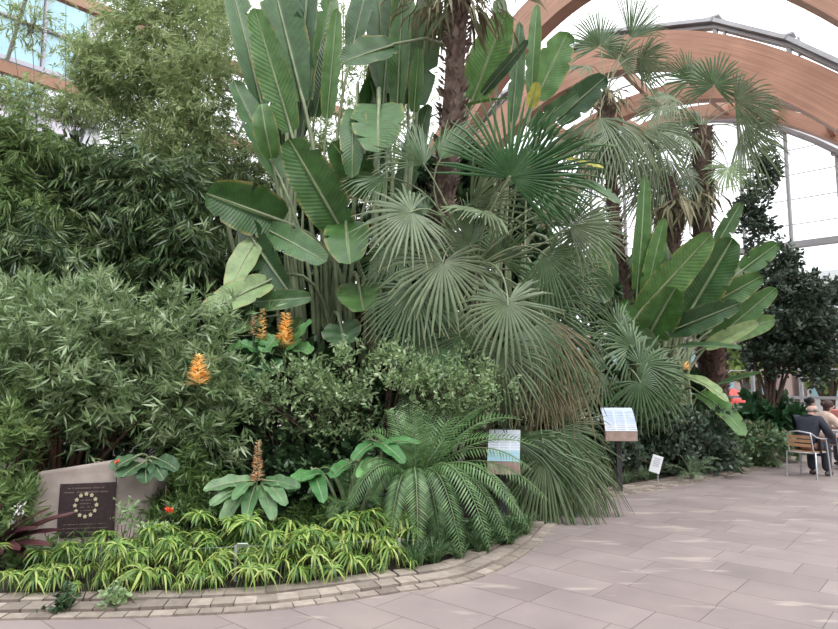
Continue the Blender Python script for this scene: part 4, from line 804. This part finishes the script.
protos = [sedge_proto(20, .165, .75, .23), sedge_proto(17, .185, .9, .19), sedge_proto(22, .15, .6, .29), sedge_proto(15, .155, 1.1, .12)]
heads = []
def bandY(px):
    # depth of the bed's inner edge at this column
    xs = I0[:, 0] / I0[:, 1] * F_PX + 419; o = np.argsort(xs[:40]); return float(np.interp(px, xs[:40][o], I0[:40, 1][o]))
rs2 = np.random.RandomState(11); used = [False] * 4; cnt = 0
placed = []
tries = 0
while cnt < 215 and tries < 6000:
    tries += 1
    px = rs2.uniform(12, 412); dpt = rs2.rand() ** 1.2 * .75 - .03; Y = bandY(px) + dpt
    if px < 150 and dpt > .42 or px < 62 and dpt > .2: continue
    x, y = gxy(px, Y)
    if placed and min((x - a) ** 2 + (y - b) ** 2 for a, b in placed) < .068 ** 2: continue
    placed.append((x, y)); k = rs2.choice(4, p=[.38, .26, .26, .10]) if dpt > .12 else rs2.choice([1, 3])
    o = protos[k] if not used[k] else copy_tree(protos[k]); used[k] = True; cnt += 1
    sc = rs2.uniform(.65, 1.25) * (1.0 if dpt < .4 else 1.25); o.location = (x, y, .03); o.rotation_euler = (rs2.uniform(-.28, .28) + (.3 if dpt < .12 else 0), rs2.uniform(-.25, .25), rs2.uniform(0, 6.28)); o.scale = (sc, sc, sc)
    front = 'at the front of the border' if dpt < .25 else ('in the middle of the border' if dpt < .5 else 'at the back of the border')
    where = 'below the stone plaque' if px < 150 else ('below the faded ginger plant' if px < 300 else 'left of the cycad')
    o['label'] = f'yellow-green umbrella sedge shoot {front} {where}'
    o['group'] = f'sedge shoots {front} {where}'
# low dark grassy tufts under the cycad and further along the edge: tufts, each one a plant
def tuft(px, Y, hgt, n, mat, label, group, wd=.05, name='grass_tuft'):
    x, y = gxy(px, Y); t = thing(name, label, 'plant', (x, y, .03), group); mb = MB(); th = rs.rand(n) * 6.283; o = np.stack([np.cos(th), np.sin(th), 0 * th], 1)
    p = np.array([x, y, .03]) + o * .04 * rs.rand(n)[:, None]; V = []
    for i in range(n):
        l = hgt * rs.uniform(.7, 1.2); lean = rs.uniform(.2, .9); s = np.array([-o[i][1], o[i][0], 0]); r = rs.rand(); VV = []; LP = []
        for a, w in ((0, .7), (.35, 1), (.7, .8), (1, .05)):
            c = p[i] + o[i] * l * a * lean * (.6 + .5 * a) + np.array([0, 0, l * (a - .62 * lean * a * a * 1.1)]); VV += [c - s * .006 * w, c + np.array([0, 0, -.002]), c + s * .006 * w]; LP += [[a, -1, r], [a, 0, r], [a, 1, r]]
        mb.add(VV, [[j * 3 + q, j * 3 + q + 1, j * 3 + q + 4, j * 3 + q + 3] for j in range(3) for q in (0, 1)], LP)
    mb.build('blades', mat, t); return t
M_TUFT = leafmat('dark_grass', [(.04, .09, .04), (.07, .14, .05), (.12, .2, .08)], .4, .2)
for i in range(46):
    px = rs2.uniform(405, 525); Y = float(np.interp(px, [400, 440, 480, 510, 530], [5.62, 5.75, 6.05, 6.5, 7.0])) + rs2.uniform(0, .55)
    tuft(px, Y, rs2.uniform(.16, .28), 34, M_TUFT, 'dark green grassy tuft under the cycad at the kerb', 'grassy tufts under the cycad')
for i in range(9):
    px = 606 + i * 6.0 + rs2.uniform(-2, 2); tuft(px, 10.15 + (px - 606) * .012 + rs2.uniform(0, .25), .34, 30, leafmat('pale_strap', [(.12, .2, .1), (.2, .28, .15)], .4, .2) if i == 0 else bpy.data.materials['pale_strap'], 'pale strap-leaved tuft at the path edge left of the small white label', 'strap-leaved tufts by the path')
# ivy-like patches on the kerb
for px, py in ((66, 603), (115, 600)):
    c = G(px, py, .06); t = bush('ivy_patch', 'small ivy patch spilling over the kerb ' + ('nearest the left edge' if px < 90 else 'below the right side of the stone'), 'plant', [(px, py - 6, c[1], 11, 9, .1, 26)], T_FIC, .055, M_DARK if px < 90 else M_PALE, k=5, spread=1.3, branches=8, trunk=.005, brad=.003, zmin=.02, base=(c[0], c[1] + .15, 0))
# low filler behind the sedges
for i, (px, Y, lab) in enumerate([(60, 5.75, 'low green ground cover at the foot of the stone'), (175, 6.0, 'low green ground cover right of the stone'), (250, 6.1, 'low green ground cover under the faded ginger plant'), (330, 6.3, 'low green ground cover left of the fern'), (395, 6.3, 'low green ground cover beneath the cycad trunk'), (470, 6.7, 'low ground cover under the right of the cycad')]):
    y0_ = 385 + (EYE - .12) / Y * F_PX; bush('ground_cover', lab, 'plant', [(px, y0_ + 2, Y, 50, 13, .3, 150)], T_OLE, .12, M_LOOSE if i < 4 else M_TUFT, k=6, spread=1.2, droop=.3, branches=14, trunk=.008, brad=.004, group='ground cover in the foreground bed')

# ------------------------------------------------------------------ right-hand beds
bush('dark_leaved_shrub', 'dark glossy low shrub right of the drooping palm by the small white label', 'shrub', [(668, 430, 11.4, 50, 34, .6, 620), (640, 452, 11.1, 34, 22, .3, 280), (700, 452, 11.5, 40, 26, .5, 380), (612, 452, 10.5, 30, 17, .3, 220)],
     T_OV, .10, leafmat('dusky_leaf', [(.04, .07, .045), (.07, .11, .07), (.12, .16, .11)], .35, .12), k=6, spread=1.1, branches=30)
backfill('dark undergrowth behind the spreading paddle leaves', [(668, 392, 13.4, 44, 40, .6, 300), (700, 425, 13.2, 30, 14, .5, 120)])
bush('variegated_shrub', 'mixed green and bronze leafy shrub where the right bed narrows', 'shrub', [(745, 440, 12.6, 38, 20, .5, 330), (722, 455, 11.9, 26, 16, .35, 190)], T_OV, .12, leafmat('mixed_leaf', [(.05, .10, .05), (.08, .15, .07), (.13, .2, .1), (.24, .10, .06)], .4, .18), k=5, spread=1.2, branches=16)
bush('ground_cover', 'pale green trailing ground cover beside the seated man', 'plant', [(772, 446, 13.6, 24, 10, .5, 230), (752, 460, 12.8, 26, 8, .35, 200), (782, 440, 14.6, 12, 7, .4, 90)], T_OV, .12, leafmat('trailing_leaf', [(.14, .22, .10), (.24, .34, .17)], .45, .2), k=5, spread=1.3, branches=12, trunk=.006, brad=.004, zmin=.03)
bush('broad_leaved_shrub', 'deep green big-leaved shrub beyond the man, before the end glazing', 'shrub', [(770, 416, 15.5, 30, 16, .6, 220), (748, 424, 15.8, 20, 10, .4, 90)], T_BROAD, .3, leafmat('aroid_leaf', [(.03, .09, .04), (.06, .14, .06)], .35, .15), k=5, spread=1.2, branches=14)
FR = thing('fern', 'pale fern at the path edge right of the small white label', 'fern', (*gxy(692, 10.9), .03)); h = P(692, 474, 10.9)
for tip, Y in (((665, 468), 10.7), ((672, 456), 10.8), ((722, 460), 10.8), ((716, 470), 10.6), ((694, 454), 10.9), ((700, 480), 10.5), ((680, 480), 10.5)):
    pinnate(FR, bez(h - [0, 0, .08], P((692 + tip[0]) / 2, min(474, tip[1]) - 8, 10.8), P(*tip, Y), 8), .12, 24, leafmat('pale_fern', [(.16, .24, .14), (.24, .32, .2)], .5, .25) if 'pale_fern' not in bpy.data.materials else bpy.data.materials['pale_fern'])
bush('ficus_tree', 'dark fine-leaved tree at the right before the end glazing', 'tree', [(795, 320, 15, 42, 46, .9, 1250), (775, 280, 15, 28, 38, .7, 480), (812, 345, 14.8, 30, 36, .7, 520), (752, 215, 15.2, 18, 40, .5, 260), (740, 300, 15.3, 24, 40, .5, 320), (770, 350, 15.2, 36, 26, .6, 420), (765, 170, 15.3, 14, 26, .4, 130), (832, 300, 15, 16, 30, .4, 130)],
     T_FIC, .13, M_FICUS, k=6, spread=1.2, along=.2, base=(*gxy(765, 15.2), 0), branches=14, trunk=.07, brad=.02, inner=.35)

# ------------------------------------------------------------------ interpretation panels and plant labels
paper = None
def panel_mat(name, c1, c2, c3):
    m, nt, out = newmat(name); L = nt.links; N = nt.nodes.new; at = N('ShaderNodeAttribute'); at.attribute_name = 'lp'; sp = N('ShaderNodeSeparateXYZ'); L.new(at.outputs['Vector'], sp.inputs[0])
    def band(o, sc, th):
        a = N('ShaderNodeMath'); a.operation = 'MULTIPLY'; L.new(o, a.inputs[0]); a.inputs[1].default_value = sc; f = N('ShaderNodeMath'); f.operation = 'FRACT'; L.new(a.outputs[0], f.inputs[0])
        g_ = N('ShaderNodeMath'); g_.operation = 'GREATER_THAN'; L.new(f.outputs[0], g_.inputs[0]); g_.inputs[1].default_value = th; return g_.outputs[0]
    def mul(a, b):
        r = N('ShaderNodeMath'); r.operation = 'MULTIPLY'; L.new(a, r.inputs[0]); L.new(b, r.inputs[1]); return r.outputs[0]
    cols = mul(band(sp.outputs[0], 3, .14), band(sp.outputs[1], 14, .45)); top = N('ShaderNodeMath'); top.operation = 'LESS_THAN'; L.new(sp.outputs[1], top.inputs[0]); top.inputs[1].default_value = .78
    nz = N('ShaderNodeTexNoise'); nz.inputs['Scale'].default_value = 6; L.new(at.outputs['Vector'], nz.inputs[0])
    base = rampcol(nt, sp.outputs[1], [(0, c2), (.22, c2), (.3, c1), (1, c1)])
    def mix(fac, a, c):
        mx = N('ShaderNodeMix'); mx.data_type = 'RGBA'; L.new(fac, mx.inputs[0]); L.new(a, mx.inputs[6]); mx.inputs[7].default_value = (*c, 1); return mx.outputs[2]
    col = mix(mul(mul(cols, top.outputs[0]), nz.outputs['Fac']), base, c3)
    b = N('ShaderNodeBsdfPrincipled'); L.new(col, b.inputs['Base Color']); b.inputs['Roughness'].default_value = .5; L.new(b.outputs[0], out.inputs[0]); return m
OAK = plain('weathered_oak', (.42, .30, .26), .65, noise=.25, nscale=12)
def panel(label, ctr, Y, w, hgt, mat, yaw, ground_z=.03):
    c = P(*ctr, Y); t = thing('interpretation_panel', label, 'sign', (c[0], c[1] + .1, ground_z)); ca, sa = math.cos(yaw), math.sin(yaw); ex_ = np.array([ca, sa, 0]); ey_ = np.array([-sa, ca, 0])
    V = []; LP = []; n = 8
    for i in range(n + 1):                                  # curved panel leaning back
        a = i / n; th = math.radians(78 - 50 * a); y_ = hgt * (a * .62 + .1 * a * a); z_ = hgt * (.78 * math.sin(a * 1.25) / math.sin(1.25))
        for sx, u_ in ((-1, 0), (1, 1)): V.append(c + ex_ * sx * w / 2 + ey_ * (y_ - hgt * .3) + np.array([0, 0, z_ - hgt * .4])); LP.append([u_, a, 0])
    V2 = [v - ey_ * -.015 - np.array([0, 0, .02]) for v in V]; mb = MB(); f = [[2 * i, 2 * i + 1, 2 * i + 3, 2 * i + 2] for i in range(n)]; mb.add(V, f, LP); mb.build('display', mat, t, True)
    mb = MB(); m = len(V); VV = V2 + [v - ey_ * -.015 - np.array([0, 0, .05]) for v in V]; mb.add(VV, f); mb.add(VV, [[m + a for a in q][::-1] for q in f]); mb.add(VV, [[2 * i, 2 * i + 2, m + 2 * i + 2, m + 2 * i] for i in range(n)] + [[2 * i + 1, m + 2 * i + 1, m + 2 * i + 3, 2 * i + 3] for i in range(n)] + [[0, 1, m + 1, m], [2 * n, m + 2 * n, m + 2 * n + 1, 2 * n + 1]], None)
    mb.build('backing', STEEL, t, False)
    mb = MB(); b0 = (V[0] + V[1]) / 2; mb.box(b0 + ey_ * .05 - [0, 0, .075], (w * 1.0, .10, .14), ax=[ex_, ey_, (0, 0, 1)]); mb.build('wooden_rail', OAK, t, False)
    q = b0 + ey_ * .12
    mb = MB(); mb.box((q[0], q[1] + .08, (q[2] - .02 + ground_z) / 2), (.07, .07, q[2] - .02 - ground_z), ax=[ex_, ey_, (0, 0, 1)]); mb.build('post', plain('dark_steel', (.05, .05, .055), .5, .3), t, False)
    return t
panel('curved information panel half behind the cycad fronds, nearer of the two', (504, 445), 7.35, .36, .42, panel_mat('blue_white_print', (.66, .70, .78), (.28, .50, .58), (.30, .38, .52)), math.radians(-12))
panel('curved information panel standing clear at the path right of the drooping palm', (619, 419), 9.55, .46, .42, panel_mat('white_blue_print', (.47, .54, .66), (.55, .58, .62), (.10, .14, .26)), math.radians(-4))
t = thing('plant_label', 'small white plant label on a short stake at the path edge', 'sign', (*gxy(657, 10.3), .03)); c = P(656, 464, 10.3)
mb = MB(); mb.box(c, (.17, .02, .27), ax=[(.95, 0, -.3), (0, 1, .3), (.3, 0, .95)]); mb.build('label_plate', plain('white_label', (.72, .74, .78), .35), t, False)
mb = MB()
for i in range(5): mb.box(c + np.array([.3, 0, .95]) * (.09 - i * .03) + np.array([0, -.012, -.0]), (.11 - .02 * (i % 2), .004, .008), ax=[(.95, 0, -.3), (0, 1, .3), (.3, 0, .95)])
mb.build('print_lines', plain('grey_print', (.3, .32, .38), .5), t, False)
mb = MB(); q = c + [.03, .03, -.05]; mb.tube([(q[0], q[1], .02), q], .012, 6); mb.build('stake', STEEL, t)
def stake(px, top_y, Y, label, head=True):
    x, y = gxy(px, Y); c = P(px, top_y, Y); t = thing('plant_marker', label, 'sign', (x, y, .03)); mb = MB(); mb.box((x, y, (c[2] + .02) / 2), (.022, .014, c[2] - .02)); mb.build('stake', STEEL, t, False)
    if head: mb = MB(); mb.box(c + [.02, -.012, .0], (.085, .01, .045), ax=[(1, 0, 0), (0, .8, .6), (0, -.6, .8)]); mb.build('label_plate', plain('pale_green_label', (.34, .42, .36), .4), t, False)
    return c
ca_ = stake(241, 545, 5.28, 'grey stake with a small pale label among the sedges'); cb_ = stake(110, 548, 5.3, 'plain grey stake in front of the stone plaque', False)
ce_ = stake(505, 545, 6.9, 'grey stake under the cycad fronds at the kerb', False); cf_ = stake(400, 538, 5.75, 'grey stake among the sedges left of the cycad', False)
mb = MB()
for p, q in ((P(-60, 540, 5.35), cb_), (cb_, ca_), (ca_, cf_), (cf_, ce_)): mb.tube(bez(p - [0, 0, .01], (p + q) / 2 - [0, 0, .03], q - [0, 0, .01], 8), .0015, 4, cap=False)
tag(mb.build('border_wire', STEEL, None, True, origin=cb_), 'thin grey wire strung between the stakes along the sedge border', 'wire')

# ------------------------------------------------------------------ cafe chairs, table, people
ALU = plain('brushed_aluminium', (.50, .51, .54), .35, .6); SLAT = plain('warm_wood_slat', (.48, .27, .15), .5, noise=.2, nscale=10)
def frame_at(pos, fwd):
    f = nrm([fwd[0], fwd[1], 0]); r = np.array([f[1], -f[0], 0]); p = np.array([pos[0], pos[1], 0.0]); return lambda x, y, z: p + r * x + f * y + np.array([0, 0, z])
def cafe_chair(pos, fwd, label, group='slatted aluminium cafe chairs'):
    T = frame_at(pos, fwd); t = thing('cafe_chair', label, 'chair', (pos[0], pos[1], 0), group); o = T(0, 0, 0); fx = T(1, 0, 0) - o; fy = T(0, 1, 0) - o
    for sx in (-1, 1):
        for sy in (-1, 1):
            mb = MB(); top = T(sx * .22, sy * .20, .44 if sy < 0 else .66); mb.tube([T(sx * .25, sy * .24, .0), T(sx * .235, sy * .21, .44), top], .013, 8); mb.build('leg', ALU, t)
        mb = MB(); mb.tube([T(sx * .23, .21, .66), T(sx * .245, .0, .67), T(sx * .24, -.16, .70), T(sx * .19, -.24, .77)], .013, 8); mb.build('armrest', ALU, t)
    mb = MB(); pts = [T(-.20, -.20, .44), T(-.20, -.235, .62), T(-.19, -.25, .77), T(0, -.285, .80), T(.19, -.25, .77), T(.20, -.235, .62), T(.20, -.20, .44)]; mb.tube(pts, .013, 8); b = mb.build('backrest', ALU, t)
    for z in (.56, .63, .70): mb = MB(); mb.box(T(0, -.245, z), (.37, .015, .052), ax=[fx, fy, (0, 0, 1)]); mb.build('slat', SLAT, b, False)
    mb = MB(); mb.tube([T(-.21, -.2, .43), T(.21, -.2, .43), T(.21, .2, .43), T(-.21, .2, .43), T(-.21, -.2, .43)], .012, 6); s_ = mb.build('seat', ALU, t)
    for i in range(6): mb = MB(); mb.box(T(0, -.17 + i * .068, .448), (.42, .055, .014), ax=[fx, fy, (0, 0, 1)]); mb.build('slat', SLAT, s_, False)
    return t
def skin(name, J, Ed, mat, parent, T, root=0, sub=2):
    off = np.array(parent.location); q = parent.parent
    while q is not None: off = off + np.array(q.location); q = q.parent
    me = bpy.data.meshes.new(name); me.from_pydata([tuple(T(*j[0]) - off) for j in J], Ed, []); o = bpy.data.objects.new(name, me); COL.objects.link(o)
    o.modifiers.new('s', 'SKIN'); me.skin_vertices.new() if not me.skin_vertices else None
    for i, sv in enumerate(me.skin_vertices[0].data):
        r = J[i][1]; sv.radius = (r, r) if not isinstance(r, tuple) else r; sv.use_root = (i == root)
    m = o.modifiers.new('u', 'SUBSURF'); m.levels = sub; m.render_levels = sub
    dg = bpy.context.evaluated_depsgraph_get(); dg.update(); nm = bpy.data.meshes.new_from_object(o.evaluated_get(dg)); o.modifiers.clear(); o.data = nm
    nm.materials.clear(); nm.materials.append(mat); nm.polygons.foreach_set('use_smooth', [True] * len(nm.polygons)); o.parent = parent; return o
def person(pos, fwd, label, skin_c, top_c, leg_c, hair_c, hair, lean=.12, look=0.0, arms='table', shoe=(.05, .045, .05), k=1.0, name='person'):
    T0 = frame_at(pos, fwd); T = lambda x, y, z: T0(x * k, y * k, z); t = thing(name, label, 'person', (pos[0], pos[1], 0))
    sk = plain('skin', skin_c, .55); tc_ = plain('jacket_cloth', top_c, .8, noise=.25, nscale=9); lc = plain('trouser_cloth', leg_c, .85, noise=.2, nscale=9)
    L = lean; sh = (0, .02 + L, .98); nk = (0, .05 + L * 1.15, 1.06); hc = (0, .09 + L * 1.25, 1.17)
    def arm(s):
        el = (s * .27, .10 + L, .72) if arms == 'rest' else (s * .26, .20 + L, .76); wr = (s * .24, .33 + L, .69) if arms == 'rest' else (s * .14, .42 + L, .765)
        return el, wr
    J = [((0, -.02, .53), .10), ((0, 0 + L * .4, .72), .09), ((0, .02 + L * .9, .90), .09), (nk, .055), ((0, .07 + L * 1.2, 1.11), .06), (hc, (.082, .092)), ((0, .085 + L * 1.25, 1.225), .062)]; Ed = [(0, 1), (1, 2), (2, 3), (3, 4), (4, 5), (5, 6)]
    def add(p, r, a): J.append((p, r)); Ed.append((a, len(J) - 1)); return len(J) - 1
    add((0, hc[1] + .105, hc[2] - .015), .016, 5)                               # nose
    for s in (-1, 1): add((s * .085, hc[1] - .005, hc[2]), .014, 5)               # ears
    for s in (-1, 1):
        el, wr = arm(s); a = add((s * .15, .02 + L, .93), .045, 2); b = add(el, .034, a); c = add(wr, .026, b); d = add((wr[0] - s * .01, wr[1] + .05, wr[2] - .005), .03, c)
        for q, (fx_, ln) in enumerate(((-.024, .062), (-.008, .072), (.008, .068), (.024, .055))):
            e = add((wr[0] + fx_, wr[1] + .095, wr[2] - .005), .0095, d); add((wr[0] + fx_ * 1.1, wr[1] + .095 + ln * .75, wr[2] - .03), .008, e)
        e = add((wr[0] - s * .035, wr[1] + .06, wr[2] - .01), .010, d); add((wr[0] - s * .045, wr[1] + .095, wr[2] - .02), .0085, e)
        h = add((s * .10, .06, .53), .085, 0); kn = add((s * .12, .42, .53), .06, h); an = add((s * .12, .40, .12), .042, kn); add((s * .125, .47, .055), .036, an); add((s * .13, .54, .04), .028, len(J) - 1)
    body = skin('body', J, Ed, sk, t, T, 0, 2)
    J = [((0, -.03, .50), (.19, .16)), ((0, 0 + L * .4, .70), (.155, .135)), ((0, .02 + L * .85, .88), (.18, .15)), ((0, .03 + L, 1.0), (.15, .115)), ((0, .045 + L * 1.1, 1.07), .08)]; Ed = [(0, 1), (1, 2), (2, 3), (3, 4)]
    for s in (-1, 1):
        el, wr = arm(s); a = add((s * .18, .02 + L, .975), .10, 2); b = add(el, .07, a); add(tuple(np.array(el) * .05 + np.array(wr) * .95), .05, b)
    skin('jacket', J, Ed, tc_, t, T, 0, 2)
    J = [((0, -.03, .52), (.19, .165))]; Ed = []
    for s in (-1, 1): h = add((s * .10, .08, .53), .105, 0); kn = add((s * .12, .42, .53), .095, h); add((s * .12, .41, .07), .078, kn)
    skin('trousers', J, Ed, lc, t, T, 0, 2)
    for s in (-1, 1):
        mb = MB(); c = T(s * .128, .46, .045); f = nrm(T(0, 1, 0) - T(0, 0, 0)); r = nrm(T(1, 0, 0) - T(0, 0, 0)); mb.ell(c, (.048, .14, .045), 10, 8, rot=[r, f, (0, 0, 1)]); mb.build('shoe', plain('shoe_leather', shoe, .5), t)
    hm = plain('hair', hair_c, .6, noise=.3, nscale=30); mb = MB(); f = nrm(T(0, 1, 0) - T(0, 0, 0)); r = nrm(T(1, 0, 0) - T(0, 0, 0)); R3 = [r, f, (0, 0, 1)]
    if hair == 'bun': mb.ell(T(0, hc[1] - .025, hc[2] + .03), (.096, .105, .10), 14, 10, R3); mb.ell(T(0, hc[1] - .115, hc[2] + .045), (.05, .045, .05), 10, 8, R3); mb.ell(T(0, hc[1] - .05, hc[2] - .05), (.075, .06, .07), 10, 8, R3)
    elif hair == 'short': mb.ell(T(0, hc[1] - .02, hc[2] + .035), (.094, .105, .085), 14, 10, R3)
    elif hair == 'fringe':
        for s in (-1, 1): mb.ell(T(s * .068, hc[1] - .03, hc[2] - .02), (.022, .055, .035), 8, 6, R3)
        mb.ell(T(0, hc[1] - .075, hc[2] - .03), (.06, .024, .035), 10, 6, R3)
    mb.build('hair', hm, t); return t
mf = np.array([.84, .54]); mc = np.array([6.78, 11.25])
cafe_chair(mc, mf, 'slatted aluminium chair in which the man in the dark jacket sits')
man = person(mc - mf * .02, mf, 'seated bald person in a dark navy jacket seen from behind', (.52, .30, .24), (.016, .019, .034), (.035, .04, .055), (.30, .24, .21), 'fringe', lean=.16, arms='rest')
wc = np.array(gxy(815, 12.7)); wf = nrm([.75, -.05])
cafe_chair(wc, wf, 'slatted aluminium chair under the person in the cream top')
person(wc, wf, 'seated person in a cream top with reddish dark hair in a bun', (.55, .34, .27), (.60, .45, .38), (.12, .12, .16), (.055, .022, .022), 'bun', lean=.12)
tc3 = np.array(gxy(800, 15.5)); tf = nrm([.9, -.3])
cafe_chair(tc3, tf, 'slatted aluminium chair behind the bald man, mostly hidden'); person(tc3, tf, 'dark-haired person in a white top beyond the bald man', (.5, .32, .26), (.68, .68, .68), (.1, .1, .12), (.03, .028, .03), 'bun', lean=.1)
tp = (8.05, 12.05); t = thing('cafe_table', 'round silver cafe table beside the man in the dark jacket', 'table', (*tp, 0))
mb = MB(); mb.tube([(*tp, .715), (*tp, .735)], .36, 28); mb.build('tabletop', ALU, t); mb = MB(); mb.tube([(*tp, .0), (*tp, .715)], .03, 10); mb.build('pole', ALU, t)
for a in (0, 1.57, 3.14, 4.71): mb = MB(); mb.tube([(tp[0], tp[1], .10), (tp[0] + .28 * math.cos(a + .5), tp[1] + .28 * math.sin(a + .5), .012)], .014, 6); mb.build('leg', ALU, t)
# far seats in red
for px, Y, w in ((828, 17.5, 'left'), (846, 17.8, 'right')):
    p = gxy(px, Y); t = thing('lounge_chair', f'reddish striped lounge chair far behind the table, the {w} one', 'chair', (*p, 0)); rd = plain('red_stripe_cloth', (.45, .16, .14), .8)
    mb = MB(); mb.box((p[0], p[1], .40), (.6, .55, .16)); mb.build('seat', rd, t, False); mb = MB(); mb.box((p[0], p[1] - .28, .66), (.6, .12, .55), ax=[(1, 0, 0), (0, .97, .25), (0, -.25, .97)]); mb.build('backrest', rd, t, False)
    for sx in (-1, 1):
        for sy in (-1, 1): mb = MB(); mb.tube([(p[0] + sx * .26, p[1] + sy * .23, 0), (p[0] + sx * .26, p[1] + sy * .23, .33)], .02, 6); mb.build('leg', ALU, t)

# ------------------------------------------------------------------ outside, beyond the end glazing
def out_tree(label, px, Y, cy, rx, rz, n, mat):
    bush('street_tree', label, 'tree', [(px, cy, Y, rx, rz, 1.8, n)], T_BROAD, .42, mat, k=6, spread=1.2, base=(*gxy(px, Y), 0), branches=18, trunk=.16, brad=.05, inner=.4, up=0, front=.2)
M_OUT = leafmat('street_tree_leaf', [(.16, .26, .07), (.25, .36, .11), (.36, .46, .18)], .5, .35)
out_tree('bright green tree outside the end glazing at the right edge', 828, 33, 352, 26, 36, 420, M_OUT)
out_tree('green tree outside seen between the dark tree and the spreading paddle leaves', 748, 31, 345, 24, 36, 300, M_OUT)
out_tree('green tree outside left of the spreading paddle leaves', 640, 38, 320, 30, 50, 300, M_OUT)
def block(label, u, r, sz, col, win, name='city_building'):
    b = thing(name, label, 'building', UR(u, r, 0)); mb = MB(); mb.box(UR(u, r, sz[2] / 2), sz, ax=[U, R_, (0, 0, 1)]); mb.build('wall', plain('city_wall', col, .7, noise=.1, nscale=.5), b, False)
    for i in range(win[0]):
        for j in range(win[1]):
            mb = MB(); mb.box(UR(u - sz[0] / 2 - .03, r - sz[1] / 2 + (i + .5) * sz[1] / win[0], 1.6 + j * (sz[2] - 1) / win[1]), (.1, sz[1] / win[0] * .7, (sz[2] - 1) / win[1] * .62), ax=[U, R_, (0, 0, 1)]); mb.build('window', plain('city_glass', (.30, .50, .58), .15) if 'city_glass' not in bpy.data.materials else bpy.data.materials['city_glass'], b, False)
block('pale modern building with light blue windows outside at the right edge', 47, -4.2, (8, 7, 8.2), (.62, .64, .66), (4, 3))
block('low pinkish brick building outside behind the dark fine-leaved tree', 44, -15, (7, 13, 5.0), (.45, .33, .30), (6, 2))
block('low grey building outside behind the fan palms', 46, -30, (7, 14, 5.5), (.42, .42, .44), (6, 2))
# red market canopy
c = P(733, 396, 24); t = thing('parasol', 'red canopy glimpsed under the dark tree beyond the paddle leaves', 'parasol', (c[0], c[1], 0)); mb = MB(); n = 8
v = [c + [0, 0, .3]] + [c + np.array([1.0 * math.cos(i * math.pi / 4), 1.0 * math.sin(i * math.pi / 4), -.25]) for i in range(n)]; v2 = [q - np.array([0, 0, .02]) for q in v]
mb.add(v + v2, [[0, 1 + i, 1 + (i + 1) % n] for i in range(n)] + [[9, 10 + (i + 1) % n, 10 + i] for i in range(n)]); mb.add(v + v2, [[1 + i, 10 + i, 10 + (i + 1) % n, 1 + (i + 1) % n] for i in range(n)])
mb.build('canopy', plain('red_cloth', (.70, .07, .05), .7), t, False); mb = MB(); mb.tube([(c[0], c[1], 0), c + [0, 0, .3]], .03, 8); mb.build('pole', ALU, t)
